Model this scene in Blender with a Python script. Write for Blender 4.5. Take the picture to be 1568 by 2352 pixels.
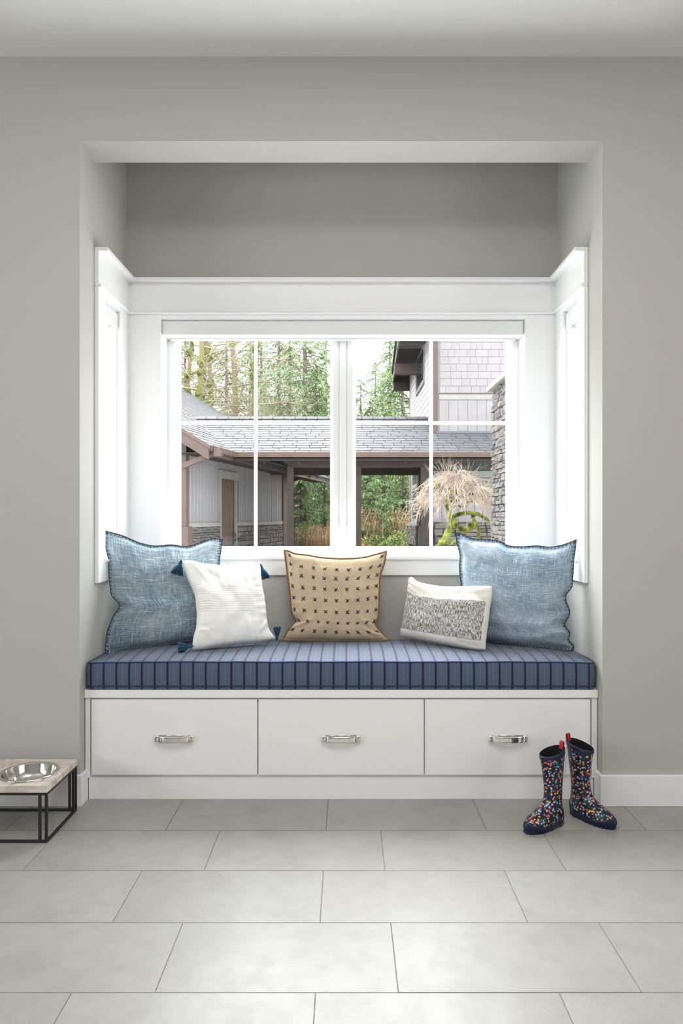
import bpy, bmesh, math, random
from mathutils import Vector, Matrix, noise as mnoise
random.seed(7)
for o in list(bpy.data.objects): bpy.data.objects.remove(o)
scene = bpy.context.scene
C = scene.collection
# ------------------------------------------------------------------ camera
F, CX, CY, HC = 1626.0, 795.0, 1188.0, 1.197
cam_d = bpy.data.cameras.new('camera'); cam = bpy.data.objects.new('camera', cam_d); C.objects.link(cam)
cam.location = (0, 0, HC); cam.rotation_euler = (math.pi/2, 0, 0)
cam_d.sensor_fit = 'VERTICAL'; cam_d.sensor_height = 36; cam_d.sensor_width = 24
cam_d.lens = F*36/2352; cam_d.shift_x = -11/2352; cam_d.shift_y = 12/2352
cam_d.clip_start = 0.05; cam_d.clip_end = 500
scene.camera = cam
# ------------------------------------------------------------------ sky, exposure
w = bpy.data.worlds.new('overcast_sky'); scene.world = w; w.use_nodes = True
bg = w.node_tree.nodes['Background']
bg.inputs[0].default_value = (0.93, 0.97, 1.0, 1); bg.inputs[1].default_value = 5.0
vs = scene.view_settings
vs.view_transform = 'Standard'; vs.look = 'None'; vs.gamma = 1; vs.use_curve_mapping = False; vs.exposure = 0.68
def area(name, loc, rot, sx, sy, power, col):
    l = bpy.data.lights.new(name, 'AREA'); l.shape = 'RECTANGLE'; l.size = sx; l.size_y = sy
    l.energy = power; l.color = col
    o = bpy.data.objects.new(name, l); C.objects.link(o); o.location = loc; o.rotation_euler = rot
    return o
# unseen fill lamps added at both side walls and overhead to brighten the room
area('left_fill_light', (-3.9, -0.2, 1.6), (math.radians(112), 0, math.radians(-90)), 3.0, 1.7, 62, (0.95, 0.99, 1.0))
area('right_fill_light', (3.5, -0.4, 1.6), (math.radians(112), 0, math.radians(90)), 2.4, 1.6, 42, (1.0, 0.97, 0.97))
area('overhead_fill_light', (0.1, 0.9, 3.05), (0, 0, 0), 1.6, 1.4, 27, (1.0, 0.98, 0.95))
# sun behind thin cloud, beyond the walkway and facing the window
sd = bpy.data.lights.new('veiled_sun', 'SUN'); sd.energy = 9.5; sd.angle = math.radians(64); sd.color = (1.0, 0.99, 0.97)
so = bpy.data.objects.new('veiled_sun', sd); C.objects.link(so); so.rotation_euler = (math.radians(-36), 0, math.radians(20))

# ------------------------------------------------------------------ helpers
def P(px, py, Y): return Vector(((px-CX)*Y/F, Y, HC-(py-CY)*Y/F))
def lin(c):
    return tuple(((v/255)/12.92 if v/255 <= .04045 else ((v/255+.055)/1.055)**2.4) for v in c)
def tag(o, label=None, cat=None, group=None, kind=None):
    if label: o['label'] = label
    if cat: o['category'] = cat
    if group: o['group'] = group
    if kind: o['kind'] = kind
    return o
def empty(name, loc=(0,0,0), rz=0, **k):
    o = bpy.data.objects.new(name, None); C.objects.link(o); o.location = loc; o.rotation_euler = (0,0,rz)
    o.empty_display_size = .1
    return tag(o, **k)
class MB:
    def __init__(s): s.v=[]; s.f=[]; s.uv=[]
    def add(s, vs_, fs, uv=None):
        n=len(s.v); s.v.extend([tuple(p) for p in vs_]); s.f.extend([tuple(i+n for i in f) for f in fs])
        s.uv.extend(uv if uv else [(0,0)]*len(vs_)); return s
    def box(s, x0,x1,y0,y1,z0,z1):
        return s.add([(x0,y0,z0),(x1,y0,z0),(x1,y1,z0),(x0,y1,z0),(x0,y0,z1),(x1,y0,z1),(x1,y1,z1),(x0,y1,z1)],
          [(0,3,2,1),(4,5,6,7),(0,1,5,4),(1,2,6,5),(2,3,7,6),(3,0,4,7)])
    def prism(s, pts, d):           # polygon pts (3d) extruded by vector d
        n=len(pts); d=Vector(d); a=[Vector(p) for p in pts]; b=[p+d for p in a]
        return s.add(a+b, [tuple(range(n))[::-1], tuple(range(n,2*n))]+[(i,(i+1)%n,n+(i+1)%n,n+i) for i in range(n)])
    def tube(s, pts, rads, n=8, cap=True, closed=False):
        pts=[Vector(p) for p in pts]
        if not hasattr(rads,'__len__'): rads=[rads]*len(pts)
        m=len(pts); base=len(s.v); up=Vector((0,0,1)); prev=None
        for i,p in enumerate(pts):
            if closed: t=pts[(i+1)%m]-pts[i-1]
            else: t=pts[min(i+1,m-1)]-pts[max(i-1,0)]
            if t.length<1e-9: t=Vector((0,0,1))
            t.normalize()
            if prev is None:
                a=t.cross(up)
                if a.length<.1: a=t.cross(Vector((1,0,0)))
            else: a=prev-t*prev.dot(t)
            if a.length<1e-6: a=t.cross(Vector((1,0,0)))
            a.normalize(); prev=a; b=t.cross(a)
            for k in range(n):
                an=2*math.pi*k/n; s.v.append(tuple(p+(a*math.cos(an)+b*math.sin(an))*rads[i])); s.uv.append((k/n,i/m))
        last = m if closed else m-1
        for i in range(last):
            j=(i+1)%m
            for k in range(n):
                s.f.append((base+i*n+k, base+i*n+(k+1)%n, base+j*n+(k+1)%n, base+j*n+k))
        if cap and not closed and n>2:
            s.f.append(tuple(base+k for k in range(n))[::-1]); s.f.append(tuple(base+(m-1)*n+k for k in range(n)))
        return s
    def grid(s, fn, nu, nv, closeu=False, flip=False):
        base=len(s.v)
        for j in range(nv+1):
            for i in range(nu+(0 if closeu else 1)):
                s.v.append(tuple(fn(i/nu,j/nv))); s.uv.append((i/nu,j/nv))
        w_=nu if closeu else nu+1
        for j in range(nv):
            for i in range(nu):
                i2=(i+1)%w_ if closeu else i+1
                q=(base+j*w_+i, base+j*w_+i2, base+(j+1)*w_+i2, base+(j+1)*w_+i)
                s.f.append(q[::-1] if flip else q)
        return s
    def lathe(s, prof, n=48, c=(0,0,0)):
        def fn(u,v):
            k=min(int(round(v*(len(prof)-1))),len(prof)-1); r,z=prof[k]; a=2*math.pi*u
            return (c[0]+r*math.cos(a), c[1]+r*math.sin(a), c[2]+z)
        return s.grid(fn,n,len(prof)-1,closeu=True)
    def mesh(s, name, mat, smooth=False):
        me=bpy.data.meshes.new(name); me.from_pydata(s.v,[],s.f); 
        uvl=me.uv_layers.new(name='UVMap')
        buf=[0.0]*(2*len(me.loops)); li=[0]*len(me.loops); me.loops.foreach_get('vertex_index',li)
        for i,vi in enumerate(li): buf[2*i],buf[2*i+1]=s.uv[vi]
        uvl.data.foreach_set('uv',buf)
        if smooth: me.polygons.foreach_set('use_smooth',[True]*len(me.polygons))
        if mat: me.materials.append(mat)
        me.update(); return me
    def obj(s, name, mat, parent=None, smooth=False, bevel=0, seg=2, weld=False, **k):
        o=bpy.data.objects.new(name, s.mesh(name,mat,smooth)); C.objects.link(o)
        if parent: o.parent=parent
        if bevel:
            m=o.modifiers.new('bevel','BEVEL'); m.width=bevel; m.segments=seg; m.limit_method='ANGLE'; m.angle_limit=math.radians(40)
            m.harden_normals=False
        return tag(o,**k)
def link(me,name,parent,loc,rot=(0,0,0),scl=(1,1,1)):
    o=bpy.data.objects.new(name,me); C.objects.link(o); o.parent=parent; o.location=loc; o.rotation_euler=rot; o.scale=scl; return o
# ---- materials
def mat(name, col, rough=.6, metal=0, spec=.5, sheen=0):
    m=bpy.data.materials.new(name); m.use_nodes=True; b=m.node_tree.nodes['Principled BSDF']
    b.inputs['Base Color'].default_value=(*col,1); b.inputs['Roughness'].default_value=rough; b.inputs['Metallic'].default_value=metal
    b.inputs['Specular IOR Level'].default_value=spec
    if sheen: b.inputs['Sheen Weight'].default_value=sheen
    return m
class NT:
    def __init__(s,m): s.m=m; s.t=m.node_tree; s.b=s.t.nodes['Principled BSDF']
    def n(s,ty,**k):
        q=s.t.nodes.new(ty)
        for a,b in k.items(): setattr(q,a,b)
        return q
    def l(s,a,b): s.t.links.new(a,b)
    def coord(s,kind='Object',scale=(1,1,1),rot=(0,0,0)):
        tc=s.n('ShaderNodeTexCoord'); mp=s.n('ShaderNodeMapping'); mp.inputs['Scale'].default_value=scale; mp.inputs['Rotation'].default_value=rot
        s.l(tc.outputs[kind],mp.inputs[0]); return mp.outputs[0]
    def noise(s,vec,scale,detail=3,rough=.5):
        q=s.n('ShaderNodeTexNoise'); q.inputs['Scale'].default_value=scale; q.inputs['Detail'].default_value=detail; q.inputs['Roughness'].default_value=rough
        s.l(vec,q.inputs['Vector']); return q.outputs['Fac']
    def ramp(s,fac,stops):
        r=s.n('ShaderNodeValToRGB'); e=r.color_ramp.elements
        while len(e)<len(stops): e.new(.5)
        for x,(p,c) in zip(e,stops): x.position=p; x.color=(*c,1) if len(c)==3 else c
        s.l(fac,r.inputs[0]); return r.outputs[0]
    def mix(s,fac,a,b,mode='MIX'):
        q=s.n('ShaderNodeMix',data_type='RGBA',blend_type=mode)
        for sock,v in ((q.inputs[0],fac),(q.inputs[6],a),(q.inputs[7],b)):
            if hasattr(v,'is_linked'): s.l(v,sock)
            elif isinstance(v,(int,float)): sock.default_value=v
            else: sock.default_value=(*v,1)
        return q.outputs[2]
    def math(s,op,a,b=None,c=None):
        q=s.n('ShaderNodeMath',operation=op)
        for i,v in enumerate((a,b,c)):
            if v is None: continue
            if hasattr(v,'is_linked'): s.l(v,q.inputs[i])
            else: q.inputs[i].default_value=v
        return q.outputs[0]
    def sep(s,vec): q=s.n('ShaderNodeSeparateXYZ'); s.l(vec,q.inputs[0]); return q.outputs
    def col(s,c): s.l(c,s.b.inputs['Base Color']); return s
    def bump(s,h,strength=.3,dist=.001):
        q=s.n('ShaderNodeBump'); q.inputs['Strength'].default_value=strength; q.inputs['Distance'].default_value=dist
        s.l(h,q.inputs['Height']); s.l(q.outputs[0],s.b.inputs['Normal']); return s
    def obrand(s): return s.n('ShaderNodeObjectInfo').outputs['Random']
def noisy(name, c1, c2, scale=8, rough=.7, bump=0, bd=.01, detail=4, lo=.35, hi=.65, rand=0, cscale=(1,1,1), spec=.3):
    m=mat(name,c1,rough,spec=spec); t=NT(m); v=t.coord('Object',cscale)
    f=t.noise(v,scale,detail); c=t.ramp(f,[(lo,c1),(hi,c2)])
    if rand:
        r=t.math('MULTIPLY_ADD',t.obrand(),rand,1-rand/2); cc=t.n('ShaderNodeCombineColor')
        for i in range(3): t.l(r,cc.inputs[i])
        c=t.mix(1.0,c,cc.outputs[0],'MULTIPLY')
    t.col(c)
    if bump: t.bump(f,bump,bd)
    return m
M={}
def paint(name,col,rough,bscale=220,bs=.06):
    m=mat(name,col,rough,spec=.35); t=NT(m); v=t.coord('Object'); f=t.noise(v,bscale,3); t.bump(f,bs,.0008); return m
M['wall']=paint('greige_wall_paint',lin((190,188,183)),.75)
M['ceil']=paint('ceiling_paint',lin((232,231,229)),.85)
M['white']=paint('white_semi_gloss_paint',lin((243,243,244)),.38,60,.02)
M['bench']=paint('bench_lacquer',lin((243,243,243)),.42,60,.02)
M['vinyl']=mat('white_vinyl',lin((247,248,249)),.3)
M['shade']=mat('shade_cassette_white',lin((232,233,234)),.45)
M['chrome']=mat('polished_nickel',(.88,.86,.82),.06,1)
M['steel']=mat('stainless_steel',(.72,.71,.68),.12,1)
M['black']=mat('black_powder_coat',(.012,.012,.013),.45)
# tile
m=mat('grey_concrete_look_tile',lin((180,178,172)),.38,spec=.45); t=NT(m)
v=t.coord('Object'); oi=t.n('ShaderNodeObjectInfo'); vm=t.n('ShaderNodeVectorMath',operation='MULTIPLY_ADD')
cx=t.n('ShaderNodeCombineXYZ'); 
for i in range(3): t.l(oi.outputs['Random'],cx.inputs[i])
vm.inputs[1].default_value=(1,1,1); t.l(v,vm.inputs[0])
sc=t.n('ShaderNodeVectorMath',operation='SCALE'); t.l(cx.outputs[0],sc.inputs[0]); sc.inputs['Scale'].default_value=37
t.l(sc.outputs[0],vm.inputs[2]); vv=vm.outputs[0]
n1=t.noise(vv,3.2,8,.62); n2=t.noise(vv,14,6,.7)
st=t.n('ShaderNodeMapping'); st.inputs['Scale'].default_value=(10,160,1); t.l(vv,st.inputs[0]); n3=t.noise(st.outputs[0],1,3,.6)
ca=t.ramp(n1,[(.3,lin((151,149,144))),(.5,lin((159,157,153))),(.7,lin((166,165,162)))])
cb=t.mix(t.math('MULTIPLY',t.ramp(n2,[(.45,(0,0,0)),(.75,(1,1,1))]),.38),ca,lin((138,135,129)))
cc_=t.mix(t.math('MULTIPLY',t.ramp(n3,[(.55,(0,0,0)),(.8,(1,1,1))]),.2),cb,lin((182,178,170)))
t.col(cc_); t.l(t.math('MULTIPLY_ADD',n2,.22,.30),t.b.inputs['Roughness']); t.bump(n2,.12,.0006); M['tile']=m
M['grout']=noisy('grey_grout',lin((122,119,112)),lin((134,131,124)),60,.9)
# exterior
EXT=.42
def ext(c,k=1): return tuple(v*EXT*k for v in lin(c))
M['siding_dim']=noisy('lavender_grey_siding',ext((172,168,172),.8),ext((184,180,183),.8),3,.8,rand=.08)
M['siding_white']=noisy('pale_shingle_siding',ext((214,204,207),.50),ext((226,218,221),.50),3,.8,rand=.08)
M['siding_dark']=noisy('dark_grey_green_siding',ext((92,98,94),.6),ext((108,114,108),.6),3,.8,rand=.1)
M['brown_trim']=noisy('brown_painted_trim',ext((140,116,110),.5),ext((152,126,118),.5),4,.7,rand=.06)
M['dark_brown']=noisy('dark_brown_timber',ext((86,66,58),.35),ext((104,82,72),.35),6,.8)
M['pale_trim']=noisy('pale_trim_board',ext((206,202,196),.55),ext((220,216,210),.55),4,.7)
M['door_wood']=noisy('stained_door_wood',ext((124,92,72),.55),ext((148,112,90),.55),5,.55,cscale=(14,14,1))
M['roof']=noisy('grey_slate_shingle',ext((142,140,146),.44),ext((166,164,168),.44),6,.85,rand=.22)
M['roof_plain']=noisy('grey_roof_underlay',ext((100,100,108)),ext((120,120,126)),6,.9)
M['stone']=None
m=mat('ledge_stone',(.3,.3,.3),.85); t=NT(m); v=t.coord('Object'); f=t.noise(v,9,5,.6)
base=t.ramp(t.obrand(),[(0,ext((112,104,102),.8)),(.3,ext((138,128,124),.8)),(.55,ext((160,148,140),.8)),(.8,ext((124,120,128),.8)),(1,ext((176,164,150),.8))])
t.col(t.mix(t.math('MULTIPLY',f,.55),base,ext((70,66,68),.62))); t.bump(f,.6,.02); M['stone']=m
M['mortar']=noisy('dark_mortar',ext((62,58,58),.3),ext((84,80,78),.3),10,.95)
M['capstone']=noisy('capstone_concrete',ext((150,146,140)),ext((170,166,160)),6,.85)
M['moss']=noisy('yellow_green_moss',ext((92,98,30),.35),ext((168,178,70),.85),9,.95,bump=.6,bd=.02)
M['twig']=noisy('dry_pinkish_twig',ext((176,152,138)),ext((224,204,186),1.2),5,.9)
M['twig_pale']=noisy('pale_bare_twig',ext((170,156,130)),ext((205,194,166)),3,.9)
M['bark_moss']=noisy('mossy_bark',ext((160,134,116)),ext((150,154,64)),2.2,.95,bump=.5,bd=.03,lo=.45,hi=.58,cscale=(1,1,.6))
M['bark_dark']=noisy('dark_bark',ext((92,80,72)),ext((128,116,100)),3,.95,bump=.5,bd=.03)
M['needle_a']=noisy('conifer_needles',ext((98,130,80),1.3),ext((150,176,116),1.4),1.6,.8)
M['needle_b']=noisy('pale_conifer_needles',ext((128,156,112),1.15),ext((180,196,150),1.25),1.2,.8)
M['leaf_brown']=noisy('dry_brown_brush',ext((190,146,108),1.25),ext((222,192,150),1.3),2.0,.9)
M['leaf_green']=noisy('green_brush_leaves',ext((124,148,80),1.2),ext((176,190,116),1.3),2.0,.85)
M['ground']=noisy('leaf_strewn_soil',ext((150,140,90)),ext((196,142,112)),1.3,.95,lo=.4,hi=.6)
M['gravel']=noisy('pale_concrete_court',lin((196,194,190)),lin((214,212,208)),12,.9)
# glass: thin clear pane
m=bpy.data.materials.new('window_glass'); m.use_nodes=True; t_=m.node_tree; t_.nodes.clear()
o_=t_.nodes.new('ShaderNodeOutputMaterial'); mx=t_.nodes.new('ShaderNodeMixShader'); tr=t_.nodes.new('ShaderNodeBsdfTransparent'); gl=t_.nodes.new('ShaderNodeBsdfGlossy')
fr=t_.nodes.new('ShaderNodeFresnel'); fr.inputs[0].default_value=1.45; gl.inputs['Roughness'].default_value=0.0
tr.inputs[0].default_value=(.97,.985,.98,1)
ge_=t_.nodes.new('ShaderNodeNewGeometry'); mm_=t_.nodes.new('ShaderNodeMath'); mm_.operation='MULTIPLY'; iv_=t_.nodes.new('ShaderNodeMath'); iv_.operation='SUBTRACT'; iv_.inputs[0].default_value=1; t_.links.new(ge_.outputs['Backfacing'],iv_.inputs[1]); t_.links.new(fr.outputs[0],mm_.inputs[0]); t_.links.new(iv_.outputs[0],mm_.inputs[1]); t_.links.new(mm_.outputs[0],mx.inputs[0]); t_.links.new(tr.outputs[0],mx.inputs[1]); t_.links.new(gl.outputs[0],mx.inputs[2]); t_.links.new(mx.outputs[0],o_.inputs[0]); M['glass']=m
M['dark_glass']=mat('dark_window_glass',(.03,.035,.045),.08)

# ------------------------------------------------------------------ shell
YW, YB, XL, XR = 2.943, 3.565, -1.1077, 1.0643      # room wall face, bay back wall, bay side walls
ZC, ZO = 3.112, 2.760                                 # ceiling, opening head
YH = 3.120                                            # back of the dropped header
RX0, RX1, RY0 = -4.0, 3.6, -3.5
def struct(mb,name,material,**k): return mb.obj(name,material,kind='structure',**k)
TH=.18
m_=MB().box(RX0-.2,XL,YW,YH,-.3,ZC+.2).box(XR,RX1+.2,YW,YH,-.3,ZC+.2).box(XL,XR,YW,YH,ZO,ZC+.2)
struct(m_,'wall_back',M['wall'])
SW0,SW1,SZ0,SZ1=3.207,3.42,1.0,2.19
for sgn,xw,nm in ((-1,XL,'wall_alcove_left'),(1,XR,'wall_alcove_right')):
    a,b=(xw-TH,xw) if sgn<0 else (xw,xw+TH)
    m_=MB().box(a,b,YH,SW0,-.3,ZC+.2).box(a,b,SW1,YB+TH,-.3,ZC+.2).box(a,b,SW0,SW1,-.3,SZ0-.004).box(a,b,SW0,SW1,SZ1,ZC+.2)
    struct(m_,nm,M['wall'])
WX0,WX1,WZ0,WZ1=-.929,.8965,1.0,2.19
m_=MB().box(XL,WX0,YB,YB+TH,-.3,ZC+.2).box(WX1,XR,YB,YB+TH,-.3,ZC+.2).box(WX0,WX1,YB,YB+TH,-.3,WZ0-.008).box(WX0,WX1,YB,YB+TH,WZ1,ZC+.2)
struct(m_,'wall_alcove_back',M['wall'])
struct(MB().box(RX0-.2,RX1+.2,RY0-.2,YW,ZC,ZC+.2).box(XL-TH,XR+TH,YH,YB+TH,ZC,ZC+.2),'ceiling',M['ceil'])
struct(MB().box(RX0-.2,RX0,RY0,YW,-.3,ZC),'wall_left',M['wall'])
struct(MB().box(RX1,RX1+.2,RY0,YW,-.3,ZC),'wall_right',M['wall'])
struct(MB().box(RX0-.2,RX1+.2,RY0-.2,RY0,-.3,ZC),'wall_front',M['wall'])
# floor with single tiles
fl=struct(MB().box(RX0-.2,RX1+.2,RY0-.2,YB+TH,-.3,-.0008),'floor',M['grout'])
PXT,PYT=.613,.3075
tm=MB().box(0,PXT-.0032,0,PYT-.0032,-.0007,0).mesh('tile',M['tile'])
nt=0
for r in range(-14,2):
    y0=2.705+(r)*PYT
    if y0>3.02: continue
    off=-.0774 if r%2==0 else .1310
    for c in range(-7,7):
        x0=off+c*PXT
        if x0>RX1 or x0+PXT<RX0: continue
        if nt>=224: pass
        o=link(tm,'tile',fl,(x0+.0016,y0+.0016,random.uniform(-.0003,.0003))); nt+=1
# baseboards
BH=.128
struct(MB().box(RX0,XL+.014,2.927,YW,0,BH).box(XL,XL+.014,YW,3.004,0,BH),'baseboard_left',M['white'],bevel=.0025)
struct(MB().box(XR-.014,RX1,2.927,YW,0,BH).box(XR-.014,XR,YW,3.004,0,BH),'baseboard_right',M['white'],bevel=.0025)

# ------------------------------------------------------------------ bay trim
def upath(p, z0, z1, name, par, bev=.002):      # a U-shaped moulding of protrusion p round three walls
    y0=3.116
    mb=MB()
    xa,xb=XL,XR
    pts=[(xa,y0,z0),(xa+p,y0,z0),(xa+p,YB-p,z0),(xb-p,YB-p,z0),(xb-p,y0,z0),(xb,y0,z0),(xb,YB,z0),(xa,YB,z0)]
    mb.prism(pts,(0,0,z1-z0))
    return mb.obj(name,M['white'],par,bevel=bev)
head=empty('trim_1',(0,0,0)); tag(head,kind='structure')
upath(.058,2.371,2.3876,'cap_moulding',head)
upath(.018,2.222,2.371,'head_board',head,.001)
upath(.0305,2.2123,2.2253,'fillet_moulding',head,.004)
cas=empty('trim_2'); tag(cas,kind='structure')
def casing(name,x0,x1,y0,y1,z0,z1): return MB().box(x0,x1,y0,y1,z0,z1).obj(name,M['white'],cas,bevel=.0015)
P_=.018
casing('casing_board',XL,WX0,YB-P_,YB,.907,2.2123); casing('casing_board',WX1,XR,YB-P_,YB,.907,2.2123)
casing('head_casing',WX0,WX1,YB-P_,YB,2.19,2.2123)
for xw,s in ((XL,1),(XR,-1)):
    a,b=sorted((xw,xw+s*P_))
    casing('casing_board',a,b,3.116,SW0,.907,2.2123); casing('casing_board',a,b,SW1,YB-P_,.907,2.2123)
    casing('head_casing',a,b,SW0,SW1,2.19,2.2123); casing('apron_board',a,b,SW0,SW1,.907,.995)
    c2,d2=sorted((xw-s*.13,xw+s*.024)); casing('sill_board',c2,d2,SW0,SW1,.993,1.0+.003)
    # jamb liners
    c3,d3=sorted((xw-s*.13,xw)); casing('jamb_liner',c3,d3,SW0-.001,SW0+.004,1.0,2.19); casing('jamb_liner',c3,d3,SW1-.004,SW1+.001,1.0,2.19)
    casing('jamb_liner',c3,d3,SW0,SW1,2.184,2.191)
casing('apron_board',WX0,WX1,YB-P_,YB,.907,.987)
casing('sill_board',WX0,WX1,3.532,3.70,.986,1.0)
casing('jamb_liner',WX0-.001,WX0+.003,YB-.001,3.70,1.0,2.19); casing('jamb_liner',WX1-.003,WX1+.001,YB-.001,3.70,1.0,2.19)
casing('jamb_liner',WX0,WX1,YB,3.70,2.186,2.191)

# ------------------------------------------------------------------ main window
w1=empty('window_1',(0,3.70,1.0)); tag(w1,kind='structure',label='wide double casement window behind the bench, two sashes each with a cross muntin')
def wpart(mb,name,mt=None,bevel=.002,parent=None,**k):
    o=mb.obj(name,mt or M['vinyl'],parent or w1,bevel=bevel,**k)
    if (parent or w1) is w1: o.matrix_parent_inverse=Matrix.Translation((0,-3.70,-1.0))
    return o
FW=.034
fz0,fz1=1.0,2.186
mb=MB().box(WX0,WX0+FW,3.672,3.74,fz0,fz1).box(WX1-FW,WX1,3.672,3.74,fz0,fz1).box(WX0+FW,WX1-FW,3.669,3.74,fz0-.002,fz0+.014).box(WX0+FW,WX1-FW,3.672,3.74,fz1-.03,fz1)
wpart(mb,'window_frame')
xm0,xm1=(780.5-CX)*3.668/F,(793.5-CX)*3.668/F
wpart(MB().box(xm0,xm1,3.660,3.74,fz0,fz1),'mullion',bevel=.003)
wpart(MB().box(xm0-.03,xm1+.03,3.6725,3.74,fz0,fz1),'mullion_stop',bevel=0)
def sash(gx0,gx1,gz0,gz1,ox0,ox1,oz0,oz1,side):
    # rails ring with sloping glazing bead
    root=None
    y0=3.668; yg=3.690
    def ring(a,b,c,d,ya,e,f,g,h,yb_):   # from outer rect (x a..b, z c..d at ya) to inner rect
        return [(a,ya,c),(b,ya,c),(b,ya,d),(a,ya,d),(e,yb_,g),(f,yb_,g),(f,yb_,h),(e,yb_,h)],[(0,1,5,4),(1,2,6,5),(2,3,7,6),(3,0,4,7)]
    bd=.016
    mb=MB()
    v_,f_=ring(ox0,ox1,oz0,oz1,y0,gx0-bd,gx1+bd,gz0-bd,gz1+bd,y0); mb.add(v_,f_)
    v_,f_=ring(gx0-bd,gx1+bd,gz0-bd,gz1+bd,y0,gx0-bd,gx1+bd,gz0-bd,gz1+bd,y0+.004); mb.add(v_,f_)
    v_,f_=ring(gx0-bd,gx1+bd,gz0-bd,gz1+bd,y0+.004,gx0,gx1,gz0,gz1,yg); mb.add(v_,f_)
    v_,f_=ring(gx0,gx1,gz0,gz1,yg,gx0,gx1,gz0,gz1,3.72); mb.add(v_,f_)
    v_,f_=ring(ox0,ox1,oz0,oz1,3.735,ox0,ox1,oz0,oz1,y0); mb.add(v_,f_)
    v_,f_=ring(gx0,gx1,gz0,gz1,3.72,ox0,ox1,oz0,oz1,3.735); mb.add(v_,f_)
    s=wpart(mb,'sash',bevel=0)
    MB().box(gx0,gx1,3.703,3.709,gz0,gz1).obj('glass_pane',M['glass'],s)
    gm=(587 if side<0 else 990); xm=(gm-CX)*3.696/F
    zm=HC-(971.5-CY)*3.696/F
    hw=.0088
    MB().prism([(xm-hw,3.703,gz0),(xm-hw,3.695,gz0),(xm-hw*.45,3.690,gz0),(xm+hw*.45,3.690,gz0),(xm+hw,3.695,gz0),(xm+hw,3.703,gz0)],(0,0,gz1-gz0)).obj('muntin',M['vinyl'],s)
    MB().prism([(gx0,3.703,zm-hw),(gx0,3.695,zm-hw),(gx0,3.6895,zm-hw*.45),(gx0,3.6895,zm+hw*.45),(gx0,3.695,zm+hw),(gx0,3.703,zm+hw)],(gx1-gx0,0,0)).obj('muntin',M['vinyl'],s)
    return s
g=lambda px,Y=3.69:(px-CX)*Y/F
gz0=HC-(1255-CY)*3.69/F; gz1=2.13
sash(g(413),g(758),gz0,gz1,g(397.5,3.668),g(776.5,3.668),1.011,2.156,-1)
sash(g(817),g(1163),gz0,gz1,g(797.5,3.668),g(1179,3.668),1.011,2.156,1)
for px in (769,803.5):          # lock levers
    x=g(px,3.65); zt=HC-(1152-CY)*3.65/F; zb=HC-(1212-CY)*3.65/F
    mb=MB().box(x-.006,x+.009,3.655,3.667,zb+.005,zb+.045)
    lv=wpart(mb,'lock_lever',bevel=.002)
    MB().tube([(x-.001,3.655,zb+.01),(x-.002,3.648,zb+.02),(x-.001,3.640,zb+.07),(x+.001,3.642,zb+.115),(x+.003,3.650,zt)],[.005,.0055,.006,.0055,.004],8).obj('lever_handle',M['vinyl'],lv,smooth=True)
for px0,px1 in ((506,533),(1041,1068)):        # folded operator cranks
    wpart(MB().prism([(g(px0,3.64),3.665,1.0),(g(px1,3.64),3.665,1.0),(g(px1-2,3.64),3.665,1.018),(g(px0+4,3.64),3.665,1.024)],(0,-.028,0)),'crank_operator',bevel=.004)
# side windows
for k,(xw,s) in enumerate(((XL,-1),(XR,1))):
    sw=empty('window_%d'%(k+2)); tag(sw,kind='structure')
    a,b=sorted((xw+s*.10,xw+s*.15))
    mb=MB().box(a,b,SW0,SW0+.03,1.0,2.19).box(a,b,SW1-.03,SW1,1.0,2.19).box(a,b,SW0+.03,SW1-.03,1.0,1.04).box(a,b,SW0+.03,SW1-.03,2.15,2.19)
    mb.obj('sash',M['vinyl'],sw,bevel=.002)
    a,b=sorted((xw+s*.12,xw+s*.126)); MB().box(a,b,SW0+.03,SW1-.03,1.04,2.15).obj('glass_pane',M['glass'],sw)
# roller shades
def shade(label,bx,lip,ax):
    r=empty('roller_shade',((bx[0]+bx[1])/2,(bx[2]+bx[3])/2,bx[4]),label=label,cat='window shade',group='roller shades in the bay windows')
    inv=Matrix.Translation((-(bx[0]+bx[1])/2,-(bx[2]+bx[3])/2,-bx[4]))
    x0,x1,y0,y1,z0,z1=bx
    parts=[]
    if ax=='x':
        parts.append(MB().box(x0+.004,x1-.004,y0,y0+.006,z0,z1).obj('valance',M['shade'],r,bevel=.0015))
        parts.append(MB().box(x0,x0+.004,y0-.001,y1,z0,z1).obj('end_cap',M['shade'],r,bevel=.001)); parts.append(MB().box(x1-.004,x1,y0-.001,y1,z0,z1).obj('end_cap',M['shade'],r,bevel=.001))
        parts.append(MB().box(x0+.006,x1-.006,y0+.006,y1,z0+.003,z0+.006).obj('cassette_floor',M['shade'],r))
        parts.append(MB().tube([(x0+.01,y0+.05,z0+.035),(x1-.01,y0+.05,z0+.035)],.028,20).obj('roller_tube',M['shade'],r,smooth=True))
        parts.append(MB().box(x0+.02,x1-.02,y1-.028,y1-.010,z0-.008,z0+.004).obj('hem_bar',M['shade'],r,bevel=.003))
    else:
        f0,f1=(x1-.006,x1) if lip>0 else (x0,x0+.006)
        parts.append(MB().box(f0,f1,y0+.004,y1-.004,z0,z1).obj('valance',M['shade'],r,bevel=.0015))
        parts.append(MB().box(x0,x1,y0,y0+.004,z0,z1).obj('end_cap',M['shade'],r,bevel=.001)); parts.append(MB().box(x0,x1,y1-.004,y1,z0,z1).obj('end_cap',M['shade'],r,bevel=.001))
        parts.append(MB().tube([((x0+x1)/2,y0+.01,z0+.035),((x0+x1)/2,y1-.01,z0+.035)],.026,20).obj('roller_tube',M['shade'],r,smooth=True))
    for p in parts: p.matrix_parent_inverse=inv
shade('long white roller shade cassette across the top of the wide central window',(-.924,.889,3.56,3.663,2.114,2.183),1,'x')
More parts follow.
